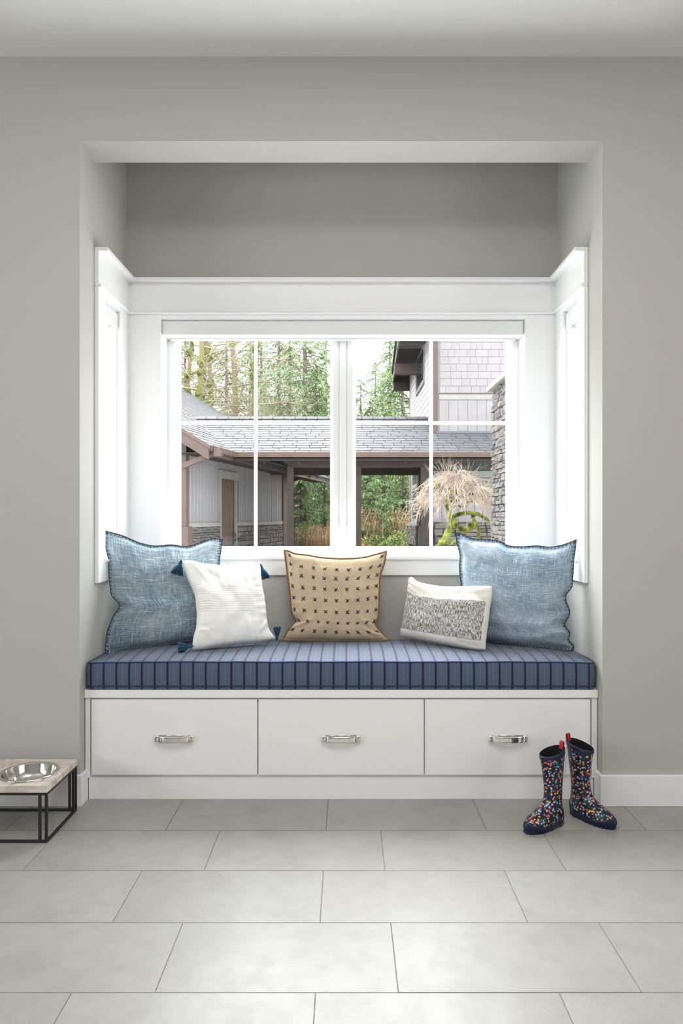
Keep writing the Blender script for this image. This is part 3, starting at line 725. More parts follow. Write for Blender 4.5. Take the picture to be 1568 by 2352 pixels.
def boot(label,loc,rz,shaft,leanx,leany,tabdir):
    r=empty('rain_boot',loc,rz,label=label,cat='boot',group='pair of dotted rain boots')
    def warp(p):
        k=sm(.06,.31,p.z); return Vector((p.x+leanx*k,p.y+leany*k,p.z))
    HT=.284
    def up(u,v):
        h=.006+(HT-.006)*v; a=2*math.pi*u-math.pi
        return warp(boot_pt(h,a,topslope=-.20*sm(.2,.31,h)))
    mb=MB().grid(up,64,90,closeu=False)
    uv=[]
    for (u_,v_) in mb.uv:
        h=.006+(HT-.006)*v_; 
        # unroll: around the girth and up the shaft; along the vamp for the foot
        a=(u_-.5)*2*math.pi; p=boot_pt(h,a)
        gir=.24
        s_=(u_-.5)*gir/.022*.95
        uv.append((s_*.135,(h+ (0.55*max(0,p.x-.05)))/.022*.135))
    mb.uv=uv
    mb.obj('boot_upper',M['dots'],r,smooth=True)
    def rim(u,v):
        h=HT-.016+.018*min(v*1.25,1); a=2*math.pi*u
        infl=.0022 if v<.8 else -.001
        if v<.05: infl=.0
        return warp(boot_pt(h,a,topslope=-.20*sm(.2,.31,h),infl=infl))
    MB().grid(rim,64,10,closeu=True).obj('top_band',M['navy_rubber'],r,smooth=True,label='plain navy top band')
    def inn(u,v):
        h=HT+.001-.20*v; a=2*math.pi*u
        return warp(boot_pt(h,a,topslope=-.20*sm(.2,.31,h),infl=-.004))
    MB().grid(inn,48,16,closeu=True,flip=True).obj('lining',M['boot_in'],r,smooth=True)
    # foxing: navy rubber round toe, sides low, heel higher
    def fox(u,v):
        a=2*math.pi*u; c=math.cos(a)
        top=.020+.020*sm(.55,1,c)+.030*sm(.35,1,-c)
        h=.004+top*v
        return warp(boot_pt(h,a,infl=.0028*(1-.5*sm(.85,1,v))))
    MB().grid(fox,72,12,closeu=True).obj('foxing',M['navy_rubber'],r,smooth=True,label='plain navy rubber toe and heel guard')
    mb=MB()
    outer=[boot_pt(.004,2*math.pi*i/48,infl=.004) for i in range(48)]
    fore=[p for p in outer if p.x>.035]; heel=[p for p in outer if p.x<.008]
    def slab(pts,z0,z1):
        pts=sorted(pts,key=lambda p:math.atan2(p.y,p.x-(sum(q.x for q in pts)/len(pts))))
        mb.prism([(p.x,p.y,z0) for p in pts],(0,0,z1-z0))
    slab(fore,0.0,.010); slab(heel,0.0,.010); slab(outer,.006,.012)
    for i in range(5):
        x=-.034+i*.009; mb.box(x,x+.005,-.030+.003*abs(i-2),.030-.003*abs(i-2),-.0,.012)
    for i in range(9):
        x=.05+i*.012; w_=.0395-.0009*(i-3)**2; mb.box(x,x+.007,-w_,w_,0.0,.011)
    mb.obj('sole',M['navy_rubber'],r,bevel=.001)
    # pull tab at the back
    q=warp(boot_pt(HT-.004,math.pi,topslope=-.20)); 
    mb=MB()
    pts=[(q.x-.003,q.z-.012),(q.x-.004,q.z+.014),(q.x-.002,q.z+.022),(q.x+.002,q.z+.023),(q.x+.005,q.z+.018),(q.x+.006,q.z-.008)]
    yy=q.y
    for (a,b) in zip(pts,pts[1:]):
        d=Vector((b[0]-a[0],0,b[1]-a[1])).normalized(); nrm=Vector((d.z,0,-d.x))*.0008
        A=Vector((a[0],yy-.008,a[1])); B=Vector((b[0],yy-.008,b[1]))
        mb.prism([A-nrm,B-nrm,B+nrm,A+nrm],(0,.016,0))
    mb.obj('pull_tab',M['red_tab'],r,label='red webbing pull tab')
    return r
b1=boot('dotted navy rain boot standing nearer the camera, toe pointing left',(0.808,2.765,0),math.radians(215),1,.004,.0,1)
b2=boot('dotted navy rain boot standing beside the bench corner, toe pointing right',(0.940,2.842,0),math.radians(-57),1,-.006,.0,1)
# thread loops of a removed tag, hanging from the right boot's tab
mb=MB()
for k in range(3):
    pts=[]
    for i in range(15):
        s=i/14; a=s*2*math.pi
        pts.append((-.064-.004*math.sin(a*1)-.003*k, -.010+.010*math.sin(a+k*.8)+.004*k, .30-.060-(.05+.012*k)*math.cos(a)*-1 -.02*k))
    mb.tube(pts,.0006,4)
mb.obj('tag_thread',M['thread'],b2,smooth=True,label='loop of pale thread')

# ------------------------------------------------------------------ raised pet feeder and bowl
FX1,FY0,FY1,FZ=-1.098,2.600,2.890,.210; FX0=FX1-.52
fe=empty('pet_feeder',(FX0/2+FX1/2,2.745,0),label='raised pet feeder, whitewashed plank top on black metal frame, beside the bench',cat='pet feeder')
finv=Matrix.Translation((-(FX0/2+FX1/2),-2.745,0))
def fpart(mb,name,mt,bevel=.001,**k):
    o=mb.obj(name,mt,fe,bevel=bevel,**k); o.matrix_parent_inverse=finv; return o
bt=.0095
zt=FZ-.025
def bars(lst,name): 
    for bx in lst: fpart(MB().box(*bx),name,M['black'])
cs=[(FX0,FY0),(FX1-bt,FY0),(FX0,FY1-bt),(FX1-bt,FY1-bt)]
bars([(x,x+bt,y,y+bt,0,zt) for x,y in cs],'leg')
bars([(FX0+bt,FX1-bt,FY0,FY0+bt,0,bt),(FX0+bt,FX1-bt,FY1-bt,FY1,0,bt),(FX0,FX0+bt,FY0+bt,FY1-bt,0,bt),(FX1-bt,FX1,FY0+bt,FY1-bt,0,bt),
 (FX0+bt,FX1-bt,FY0,FY0+bt,zt-bt,zt),(FX0+bt,FX1-bt,FY1-bt,FY1,zt-bt,zt),(FX0,FX0+bt,FY0+bt,FY1-bt,zt-bt,zt),(FX1-bt,FX1,FY0+bt,FY1-bt,zt-bt,zt)],'rail')
bars([(FX1-.0335,FX1-.0335+bt,FY0,FY0+bt,bt,zt-bt),(FX0+.024,FX0+.024+bt,FY0,FY0+bt,bt,zt-bt),(FX1-.0335,FX1-.0335+bt,FY1-bt,FY1,bt,zt-bt),(FX0+.024,FX0+.024+bt,FY1-bt,FY1,bt,zt-bt),
 (FX1-bt,FX1,FY1-.034,FY1-.034+bt,bt,zt-bt),(FX0,FX0+bt,FY1-.034,FY1-.034+bt,bt,zt-bt)],'spindle')
m=mat('whitewashed_plank',lin((190,172,156)),.75); t=NT(m); v=t.coord('Object',(6,60,6)); f1=t.noise(v,1.6,5,.65); v2=t.coord('Object'); f2=t.noise(v2,16,4)
cc=t.ramp(f1,[(.3,lin((168,144,126))),(.46,lin((212,198,186))),(.66,lin((234,224,216)))])
cc=t.mix(t.math('MULTIPLY',t.obrand(),.35),cc,lin((214,206,200))); cc=t.mix(t.math('MULTIPLY',t.ramp(f2,[(.55,(0,0,0)),(.75,(1,1,1))]),.5),cc,lin((120,108,112)))
t.col(cc); t.bump(f1,.4,.001); M['plank']=m
BCX,BCY,BR=-1.227,2.742,.110
cyl=MB().tube([(BCX,BCY,FZ-.1),(BCX,BCY,FZ+.1)],BR-.006,48); cyo=cyl.obj('cutter',None)
rim=.012
fpart(MB().box(FX0,FX1,FY0,FY0+rim,zt,FZ),'edge_board',M['plank']); fpart(MB().box(FX0,FX1,FY1-rim,FY1,zt,FZ),'edge_board',M['plank'])
fpart(MB().box(FX0,FX0+rim,FY0+rim,FY1-rim,zt,FZ),'edge_board',M['plank']); fpart(MB().box(FX1-rim,FX1,FY0+rim,FY1-rim,zt,FZ),'edge_board',M['plank'])
rnd=random.Random(3); rows_=9; dy=(FY1-FY0-2*rim)/rows_
toz=[]
for j in range(rows_):
    ya=FY0+rim+j*dy; x=FX0+rim; 
    while x<FX1-rim-.001:
        L=rnd.uniform(.07,.14); x2=min(x+L,FX1-rim)
        if FX1-rim-x2<.03: x2=FX1-rim
        o=fpart(MB().box(x+.0011,x2-.0011,ya+.0011,ya+dy-.0011,zt+.002,FZ-.001+rnd.uniform(-.0012,.0008)),'plank',M['plank'],bevel=0)
        cxn=min(max(BCX,x),x2); cyn=min(max(BCY,ya),ya+dy)
        if math.hypot(cxn-BCX,cyn-BCY)<BR: toz.append(o)
        x=x2
for o in toz:
    md=o.modifiers.new('hole','BOOLEAN'); md.operation='DIFFERENCE'; md.object=cyo; md.solver='EXACT'
bpy.context.view_layer.update(); dg=bpy.context.evaluated_depsgraph_get()
for o in toz:
    ev=o.evaluated_get(dg); me=bpy.data.meshes.new_from_object(ev); o.modifiers.clear(); o.data=me
for o in list(toz):
    if len(o.data.vertices)==0: bpy.data.objects.remove(o)
bpy.data.objects.remove(cyo)
bo=empty('pet_bowl',(BCX,BCY,FZ),label='polished stainless steel pet bowl set into the plank top',cat='bowl')
prof=[(.098,-.001),(.1035,.0015),(.109,.0035),(.1105,.0015),(.109,-.0005)]
MB().lathe([(.0975,.0005)]+[(.100,.0032),(.104,.0045),(.108,.0042),(.1105,.002),(.1105,.0)],64).obj('rim',M['steel'],bo,smooth=True)
MB().lathe([(.0975,.0005),(.0965,-.004),(.094,-.012),(.091,-.024),(.087,-.036),(.082,-.045),(.074,-.050),(.060,-.0515),(.03,-.0505),(.0001,-.050)],64).obj('basin',M['steel'],bo,smooth=True)
#OUTDOOR
# ------------------------------------------------------------------ ground and hillside
def hz(x,y):
    base=-.25
    k=sm(24,46,y); h=base+k*2.1+sm(46,95,y)*8
    return h+ (.25*mnoise.noise(Vector((x*.25,y*.25,0)))+.08*mnoise.noise(Vector((x*1.3,y*1.3,4))))*sm(22,28,y)
gb=MB().grid(lambda u,v:(-60+120*u, 3.8+110*v*v, hz(-60+120*u,3.8+110*v*v)),120,150)
gb.obj('ground',M['ground'],smooth=True,kind='structure')
MB().box(-14,14,3.78,22.5,-.3,-.22).obj('path',M['gravel'],kind='structure')

stone_meshes=[]
rs=random.Random(11)
for k in range(7):           # irregular unit stones, face toward -Y
    bm=bmesh.new(); 
    n=rs.choice([5,6,6,7]); pts=[]
    cor=[(-.5,-.5),(0,-.5),(.5,-.5),(.5,0),(.5,.5),(0,.5),(-.5,.5),(-.5,0)]
    ring=[(x*(1-rs.uniform(0,.14))+0,z*(1-rs.uniform(0,.14))) for x,z in cor]
    f=[(x*.84+rs.uniform(-.03,.03),-.5-rs.uniform(0,.25),z*.80+rs.uniform(-.03,.03)) for x,z in ring]
    b_=[(x,.5,z) for x,z in ring]; mid=[(x,-.25,z) for x,z in ring]
    mb=MB(); mb.v=[*f,*mid,*b_]; mb.uv=[(0,0)]*24
    mb.f=[tuple(range(8))]+[(i,8+i,8+(i+1)%8,(i+1)%8) for i in range(8)]+[(8+i,16+i,16+(i+1)%8,8+(i+1)%8) for i in range(8)]
    stone_meshes.append(mb.mesh('stone',M['stone']))
def stone_face(par, length, z0, z1, place, hmin=.07,hmax=.14,wmin=.1,wmax=.32, depth=.08, seed=0, limit=280, rest=None):
    """lay ledge stones in ragged courses; place(s,z)->(loc,rotz)"""
    rnd=random.Random(seed); z=z0; cnt=0
    while z<z1-.02:
        h=min(rnd.uniform(hmin,hmax),z1-z)
        if z1-z-h<.03: h=z1-z
        s=0
        while s<length-.01:
            wd=min(rnd.uniform(wmin,wmax),length-s)
            if length-s-wd<.06: wd=length-s
            sub=[(0,h)] if h<.1 or rnd.random()<.55 else [(0,h*.5),(h*.5,h*.5)]
            for dz,hh in sub:
                loc,rz=place(s+wd/2,z+dz+hh/2)
                o=link(rnd.choice(stone_meshes),'stone',par,loc,(0,rnd.uniform(-.06,.06),rz),(wd*1.02,depth*rnd.uniform(.8,1.3),hh*1.03)); cnt+=1
            s+=wd
        z+=h
    return cnt

# ------------------------------------------------------------------ garage on the left (its own frame: s along eave, t inward)
GA=math.atan2(.984,.175)
ga=empty('garage_building',(-2.84,14.43,0),GA,label='grey garage with brown trim, wooden side door and stone base, left of the view',cat='building')
EZ,PG=2.67,.60
def gp(mb,name,mt,bevel=.0,parent=None,**k): return mb.obj(name,mt,parent or ga,bevel=bevel,**k)
def rz_(t): return EZ+PG*t
TT=8.2; S1=12.6
# roof slab and shingles
rf=gp(MB().prism([(0,0,EZ-.14),(0,TT,rz_(TT)-.14),(0,TT,rz_(TT)-.03),(0,0,EZ-.03)],(S1,0,0)),'roof',M['roof_plain'])
gp(MB().prism([(0,TT,rz_(TT)-.14),(0,2*TT,EZ-.14),(0,2*TT,EZ),(0,TT,rz_(TT))],(S1,0,0)),'rear_roof',M['roof_plain'])
mb=MB(); t=0; k=0; rnd=random.Random(2)
while t<TT:
    s_=-.03-(k%2)*.15
    while s_<S1:
        wd=rnd.uniform(.24,.36); a=max(s_,-.03); b=min(s_+wd,S1+.02); th=.016+rnd.uniform(0,.008)
        mb.prism([(a+.004,t-.02,rz_(t-.02)+th),(a+.004,t+.17,rz_(t+.17)+.002),(a+.004,t+.17,rz_(t+.17)-.02),(a+.004,t-.02,rz_(t-.02)-.02)],(b-a-.008,0,0)); s_+=wd
    t+=.16; k+=1
gp(mb,'roof_shingles',M['roof'],kind='stuff')
# barge board along the near rake, gutter and fascia along the eave
gp(MB().prism([(-.02,-.06,EZ-.30),(-.02,TT,rz_(TT)-.27),(-.02,TT,rz_(TT)-.02),(-.02,-.06,EZ-.05)],(-.05,0,0)),'barge_board',M['brown_trim'])
gp(MB().prism([(-.065,-.1,EZ-.09),(-.065,TT,rz_(TT)-.06),(-.065,TT,rz_(TT)+.02),(-.065,-.1,EZ-.01)],(-.035,0,0)),'rake_moulding',M['brown_trim'])
gut=gp(MB().prism([(-.0,-.01,EZ-.13),(-.0,-.12,EZ-.12),(-.0,-.14,EZ-.02),(-.0,-.125,EZ-.0),(-.0,-.115,EZ-.02),(-.0,-.01,EZ-.03)],(1.55,0,0)),'gutter',M['brown_trim'])
gp(MB().box(0,S1,0.0,.03,EZ-.20,EZ-.03),'fascia_board',M['brown_trim'])
gp(MB().box(0,S1,.03,.62,EZ-.16,EZ-.145),'soffit',M['dark_brown'])
# wall line t=.6
WT=.60; WSZ=.98
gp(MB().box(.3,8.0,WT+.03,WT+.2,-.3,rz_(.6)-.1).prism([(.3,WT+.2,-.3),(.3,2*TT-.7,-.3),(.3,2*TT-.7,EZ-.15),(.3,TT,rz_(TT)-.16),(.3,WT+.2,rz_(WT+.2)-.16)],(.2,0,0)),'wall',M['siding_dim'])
DS0,DS1,DZ=2.43,3.47,2.13
pk=MB().box(0,.188,0,.022,0,1).mesh('siding_plank',M['siding_dim']); 
bt_=MB().box(0,.03,-.010,.004,0,1).mesh('batten',M['siding_dim'])
s_=.33
while s_<7.95:
    wd=.19
    inside = s_+wd>DS0-.12 and s_<DS1+.12
    z0=DZ+.2 if inside else WSZ+.09
    link(pk,'siding_plank',ga,(s_,WT,z0),(0,0,0),(1,1,rz_(.5)-.12-z0))
    link(bt_,'batten',ga,(s_-.014,WT,z0),(0,0,0),(1,1,rz_(.5)-.12-z0))
    s_+=wd+.0
gp(MB().box(.36,DS0-.11,WT-.05,WT+.03,WSZ,WSZ+.09),'ledge_board',M['pale_trim']); gp(MB().box(DS1+.11,7.9,WT-.05,WT+.03,WSZ,WSZ+.09),'ledge_board',M['pale_trim'])
sw_=gp(MB().box(.33,DS0-.11,WT+.02,WT+.05,-.3,WSZ).box(DS1+.11,7.95,WT+.02,WT+.05,-.3,WSZ),'stone_wainscot',M['mortar'])
stone_face(sw_,DS0-.11-.40,-.10,WSZ,lambda a,z:((.40+a,WT+.005,z),0),seed=3)
stone_face(sw_,7.9-DS1-.11,-.10,WSZ,lambda a,z:((DS1+.11+a,WT+.005,z),0),seed=4,wmin=.14,wmax=.34)
gp(MB().box(DS0-.11,DS0,WT-.03,WT+.03,-.2,DZ),'door_casing',M['pale_trim']); gp(MB().box(DS1,DS1+.11,WT-.03,WT+.03,-.2,DZ),'door_casing',M['pale_trim'])
gp(MB().box(DS0-.15,DS1+.15,WT-.045,WT+.03,DZ,DZ+.19),'door_head',M['pale_trim'])
dr=gp(MB().box(DS0,DS1,WT+.035,WT+.06,-.2,DZ),'door',M['mortar'])
for i in range(6):
    a=DS0+i*(DS1-DS0)/6; MB().box(a+.004,a+(DS1-DS0)/6-.004,WT+.012,WT+.04,-.18,DZ-.01).obj('door_plank',M['door_wood'],dr)
MB().box(DS1-.13,DS1-.07,WT-.01,WT+.015,.52,.86).box(DS1-.13,DS1-.07,WT-.01,WT+.015,.98,1.06).tube([(DS1-.10,WT-.01,.58),(DS1-.10,WT-.06,.63),(DS1-.10,WT-.06,.78),(DS1-.10,WT-.01,.83)],.012,6).obj('door_handle',M['black'],dr)
# corner post with knee brace that carries the barge
gp(MB().box(.22,.36,WT-.06,WT+.10,1.0,2.75),'corner_post',M['brown_trim'])
gp(MB().box(.18,.42,WT-.12,WT+.14,-.3,1.0),'post_base',M['brown_trim'])
gp(MB().prism([(.10,WT-.02,2.20),(.10,-.20,2.50),(.10,-.20,2.60),(.10,WT-.02,2.31)],(.10,0,0)),'knee_brace',M['brown_trim'])
gp(MB().box(.02,.16,-.28,-.14,2.44,2.62),'brace_block',M['brown_trim'])
gp(MB().box(7.95,8.62,WT-.06,WT+.12,-.2,2.75),'corner_board',M['brown_trim'])

# ------------------------------------------------------------------ covered walkway
BZ,PB,BY0,BY1=2.67,.448,16.0,18.5
zb=lambda y:BZ+PB*(y-BY0)
vx=lambda y:-2.56-(y-16.0)*.58
wk=empty('covered_walkway',(-.2,16.3,0),label='open walkway roof with grey shingles and brown gutter joining garage and house',cat='walkway')
WI=Matrix.Translation((.2,-16.3,0))
def wp(mb,name,mt,par=None,**k):
    o=mb.obj(name,mt,par or wk,**k)
    if not par: o.matrix_parent_inverse=WI
    return o
XR1=2.12
zt_=BY1
mb=MB(); mb.prism([(vx(BY0),BY0,zb(BY0)-.14),(XR1,BY0,zb(BY0)-.14),(XR1,BY1,zb(BY1)-.14),(vx(BY1),BY1,zb(BY1)-.14)],(0,0,.11))
wr_=wp(mb,'roof',M['roof_plain'])
wp(MB().prism([(XR1,BY0,BZ-.14),(4.6,BY0,BZ-.14),(4.6,17.33,zb(17.33)-.14),(XR1,17.33,zb(17.33)-.14)],(0,0,.11)),'lean_to_roof',M['roof_plain'])
wp(MB().prism([(-3.9,BY1,zb(BY1)-.14),(XR1,BY1,zb(BY1)-.14),(XR1,21.0,BZ-.14),(-3.2,21.0,BZ-.14)],(0,0,.11)),'rear_roof',M['roof_plain'])
EXC=.178; shm={}
rnd=random.Random(8)
slope=math.atan(PB)
variants=[MB().add([(0,-.012,-.012),(w0,-.012-d1,-.012),(w0,.19,-.012),(0,.19,-.012),(0,-.012,.014),(w0,-.012-d1,.014),(w0,.19,.002),(0,.19,.002)],[(0,3,2,1),(4,5,6,7),(0,1,5,4),(1,2,6,5),(2,3,7,6),(3,0,4,7)]).mesh('roof_shingle',M['roof']) for w0,d1 in ((.30,.008),(.36,-.01),(.42,.006),(.26,0),(.46,-.008))]
vw=[.30,.36,.42,.26,.46]
nrow=int((BY1-BY0)/math.cos(slope)/EXC)+1
for r_ in range(nrow):
    y=BY0-.03+r_*EXC*math.cos(slope)
    x=vx(y)-.08+rnd.uniform(0,.1); xe=XR1 if y>17.3 else 3.9
    while x<xe-.05:
        k=rnd.randrange(5); 
        o=link(variants[k],'roof_shingle',wr_,(x,y,zb(y)-.012),(slope,rnd.uniform(-.01,.01),0),(min(1,(xe-x)/vw[k]),1,1)); x+=vw[k]+.014
# ridge caps
for i in range(21):
    x=-3.95+i*.29
    o=wp(MB().prism([(x,BY1-.14,zb(BY1)-.055),(x,BY1,zb(BY1)+.02),(x,BY1+.14,zb(BY1)-.055),(x,BY1+.14,zb(BY1)-.035),(x,BY1,zb(BY1)+.042),(x,BY1-.14,zb(BY1)-.035)],(.31,0,.018 if False else 0)),'ridge_cap',M['roof'])
    o.rotation_euler=(0,0,0)
wp(MB().prism([(vx(BY0)-.02,BY0-.03,zb(BY0)+.0),(vx(BY0)+.02,BY0-.03,zb(BY0)+.0),(vx(BY1)+.03,BY1,zb(BY1)+.0),(vx(BY1)-.03,BY1,zb(BY1)+.0)],(0,0,.012)),'valley_flashing',M['roof'])
wp(MB().prism([(vx(BY0),BY0-.01,BZ-.12),(vx(BY0),BY0-.12,BZ-.12),(vx(BY0),BY0-.14,BZ-.02),(vx(BY0),BY0-.125,BZ+.0),(vx(BY0),BY0-.115,BZ-.02),(vx(BY0),BY0-.01,BZ-.03)],(3.9-vx(BY0),0,0)),'gutter',M['brown_trim'])
wp(MB().box(vx(BY0),3.9,BY0,BY0+.03,BZ-.2,BZ-.03),'fascia_board',M['dark_brown'])
bx=lambda px,Y:(px-CX)*Y/F
wp(MB().box(bx(659,16.3),2.10,16.3,16.45,HC+(CY-1072)*16.3/F,BZ-.12),'header_beam',M['dark_brown'])
for a,b in ((659.5,673.5),(816,829),(966,990)):
    wp(MB().box(bx(a,16.3),bx(b,16.3),16.28,16.42,-.3,2.36),'post',M['dark_brown'])
for a,b in ((660,671),(962,970)):
    wp(MB().box(bx(a,20.6),bx(b,20.6),20.5,20.7,-.3,2.6),'post',M['dark_brown'])
wp(MB().box(-2.2,2.10,20.5,20.65,2.42,2.62),'rear_beam',M['dark_brown'])
for x in (-1.9,-1.1,-.3,.5,1.3): wp(MB().prism([(x,16.1,BZ-.25),(x,18.5,zb(18.5)-.28),(x,18.5,zb(18.5)-.15),(x,16.1,BZ-.13)],(.06,0,0)),'rafter',M['dark_brown'])
# far gable end of the garage seen through the walkway
fg=empty('far_eave',(-1.3,23.5,2.6),label='brown eave corner with a knee brace seen beyond the walkway post',cat='eave')
FI=Matrix.Translation((1.3,-23.5,-2.6))
Q=lambda px,py,Y=23.5:tuple(P(px,py,Y))
def quad(pp,d=(0,.16,0)): return MB().prism(pp,d)
for nm,pp,mt in (('fascia_board',[Q(664,1074),Q(700,1074),Q(728,1079),Q(730,1084),Q(712,1083),Q(664,1079)],'brown_trim'),('knee_brace',[Q(662,1104),Q(712,1087),Q(716,1091),Q(662,1109)],'dark_brown'),('brace_block',[Q(713,1081),Q(717,1081),Q(717,1094),Q(713,1094)],'brown_trim'),('fascia_end',[Q(720,1081),Q(731,1084),Q(731,1099),Q(720,1093)],'dark_brown')):
    o=quad(pp).obj(nm,M[mt],fg); o.matrix_parent_inverse=FI

# ------------------------------------------------------------------ house on the right
HX,HY0,HY1=2.14,17.33,23.7
ho=empty('neighbour_house',(5,17.33,0),label='tall pale shingled house with brown eaves at the right of the view',cat='house')
HI=Matrix.Translation((-5,-17.33,0))
def hp(mb,name,mt,par=None,**k):
    o=mb.obj(name,mt,par or ho,**k)
    if not par: o.matrix_parent_inverse=HI
    return o
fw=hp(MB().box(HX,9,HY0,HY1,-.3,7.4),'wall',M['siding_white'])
# front shingles
zf=lambda py:HC+(CY-py)*HY0/F
rnd=random.Random(4)
sm_=[MB().box(0,w0,-.018,0,0,1).mesh('wall_shingle',M['siding_white']) for w0 in (.14,.2,.26,.31)]; sw__=[.14,.2,.26,.31]
z=zf(903); row=0
while z<zf(760):
    x=HX+.14+ (0 if row%2 else -.0)+rnd.uniform(0,.03)
    while x<4.5:
        k=rnd.randrange(4); o=link(sm_[k],'wall_shingle',fw,(x,HY0,z),(math.radians(-3.5),0,0),(1,1,.176)); x+=sw__[k]+.006
    z+=.178; row+=1
hp(MB().box(HX+.13,4.8,HY0-.035,HY0,zf(918),zf(905)),'band_board',M['pale_trim']); hp(MB().box(HX+.13,4.8,HY0-.05,HY0,zf(905.5),zf(904)),'drip_cap',M['brown_trim'])
hp(MB().box(HX-.02,HX+.10,HY0-.03,HY0,zb(17.33)-.05,7.4),'corner_board',M['brown_trim'])
for i in range(11):
    x=HX+.14+i*.23; hp(MB().box(x,x+.222,HY0-.014,HY0,zf(993),zf(918)),'siding_plank',M['siding_white'])
hp(MB().box(HX+.05,4.8,HY0-.06,HY0,zb(17.33)-.02,zb(17.33)+.03),'roof_flashing',M['dark_glass'])
# side wall clapboards (receding) and window
hp(MB().box(HX-.03,HX,HY1-.15,HY1,-.2,7.4),'corner_board',M['pale_trim'])
z=2.9; lap=MB().box(-.02,0,0,HY1-HY0-.15,0,.172).mesh('clapboard',noisy('clapboard_brightened_paint',ext((228,220,222),1.2),ext((238,232,234),1.2),3,.8,rand=.05))  # light put into the colour: siding brightened to offset the eave's shade
while z<6.2:
    link(lap,'clapboard',fw,(HX,HY0,z),(0,math.radians(3.5),0)); z+=.178
def sidewin(y0,y1,z0,z1,nx=2,nz=1):
    fr0=hp(MB().box(HX-.05,HX,y0-.1,y0,z0-.1,z1+.1).box(HX-.05,HX,y1,y1+.1,z0-.1,z1+.1).box(HX-.05,HX,y0,y1,z1,z1+.1).box(HX-.06,HX,y0,y1,z0-.12,z0),'window_frame',M['pale_trim'])
    n=max(1,int(round((y1-y0)/.6)))
    for i in range(n):
        a=y0+(y1-y0)*i/n; b=y0+(y1-y0)*(i+1)/n
        MB().box(HX-.03,HX-.01,a+.025,b-.025,z0+.03,z1-.03).obj('pane',M['dark_glass'],fr0)
    for k in range(1,nz): MB().box(HX-.045,HX-.0,y0,y1,z0+(z1-z0)*k/nz-.015,z0+(z1-z0)*k/nz+.015).obj('glazing_bar',M['pale_trim'],fr0)
sidewin(19.3,21.3,4.95,5.85)
sidewin(20.9,22.4,2.2,2.85)
sidewin(20.9,22.4,1.15,2.0,nz=4)
hp(MB().box(HX-.10,HX,20.5,HY1+.05,.95,1.03),'window_sill',M['pale_trim'])
# eave overhang
Es=5.86
ev=hp(MB().prism([(1.30,16.2,Es+.02),(HX+.1,16.2,Es+.02),(HX+.1,HY1+.15,Es+.02),(1.60,HY1+.15,Es+.02)],(0,0,.04)),'soffit',M['dark_brown'])
hp(MB().prism([(1.26,16.2,Es-.10),(1.31,16.2,Es-.10),(1.62,HY1+.15,Es-.10),(1.57,HY1+.15,Es-.10)],(0,0,.3)),'fascia_board',M['brown_trim'])
hp(MB().prism([(1.19,16.2,Es+.14),(HX+.1,16.2,Es+.6),(HX+.1,HY1+.2,Es+.6),(1.52,HY1+.2,Es+.14)],(0,0,.07)),'roof_edge',M['roof_plain'])
hp(MB().box(1.57,HX,HY1+.12,HY1+.17,Es-.22,Es+.2),'fascia_board',M['dark_brown'])
hp(MB().box(1.42,HX,20.9,21.15,Es-.42,Es-.12),'outrigger_beam',M['brown_trim'])
hp(MB().box(1.58,HX,HY1-.1,HY1+.12,Es-.42,Es-.16),'outrigger_beam',M['dark_brown'])
# lower front under the lean-to roof
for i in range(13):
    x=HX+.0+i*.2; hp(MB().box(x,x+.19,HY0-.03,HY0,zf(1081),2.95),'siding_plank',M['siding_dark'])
hp(MB().box(HX,4.8,HY0-.05,HY0,zf(1097),zf(1082)),'band_board',M['pale_trim'])
for i in range(13):
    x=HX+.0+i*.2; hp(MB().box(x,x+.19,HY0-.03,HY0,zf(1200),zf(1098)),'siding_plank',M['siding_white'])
wsn=hp(MB().box(HX,4.4,HY0-.06,HY0-.0,-.3,zf(1200)),'stone_base',M['mortar'])
stone_face(wsn,1.9,.3,zf(1201),lambda a,z:((HX+a,HY0-.08,z),0),seed=21,wmin=.2,wmax=.45,hmin=.12,hmax=.2)
wsd=hp(MB().box(HX-.05,HX,HY0,HY1,-.3,.95),'stone_base',M['mortar'])
stone_face(wsd,3.0,.35,.95,lambda a,z:((HX-.07,HY1-a,z),-math.pi/2),seed=22,wmin=.2,wmax=.4,hmin=.1,hmax=.18)
hp(MB().box(bx(998,16.25),bx(1006,16.25),16.1,16.25,HC+(CY-1064)*16.2/F,BZ-.1),'bracket_block',M['brown_trim'])
lt=hp(MB().box(bx(1033,16.6),bx(1047,16.6),16.5,16.62,HC+(CY-1058)*16.5/F,HC+(CY-1050)*16.5/F),'vent_box',M['pale_trim'])

# ------------------------------------------------------------------ stone pillar at right
PX,PY0,PY1,PZ=2.52,10.75,12.0,3.33
pi_=empty('stone_pillar',(3.1,11.4,-.25),label='tall battered ledgestone pillar with a slab cap at the right edge of the glass',cat='pillar')
PI_=Matrix.Translation((-3.1,-11.4,.25))
core=MB().prism([(PX-.03,PY0+.03,-.25),(3.7,PY0+.03,-.25),(3.7,PY1,-.25),(PX-.03,PY1,-.25)],(0.0,0,PZ+.25)); 
bat=lambda z:.05*(1-(z+.25)/3.6)
co=MB(); co.v=[(PX-.01-bat(-.25),PY0+.03,-.25),(3.7,PY0+.03,-.25),(3.7,PY1,-.25),(PX-.01-bat(-.25),PY1,-.25),(PX+.01,PY0+.03,PZ),(3.7,PY0+.03,PZ),(3.7,PY1,PZ),(PX+.01,PY1,PZ)]; co.uv=[(0,0)]*8
co.f=[(0,3,2,1),(4,5,6,7),(0,1,5,4),(1,2,6,5),(2,3,7,6),(3,0,4,7)]
co_=co.obj('masonry_core',M['mortar'],pi_); co_.matrix_parent_inverse=PI_
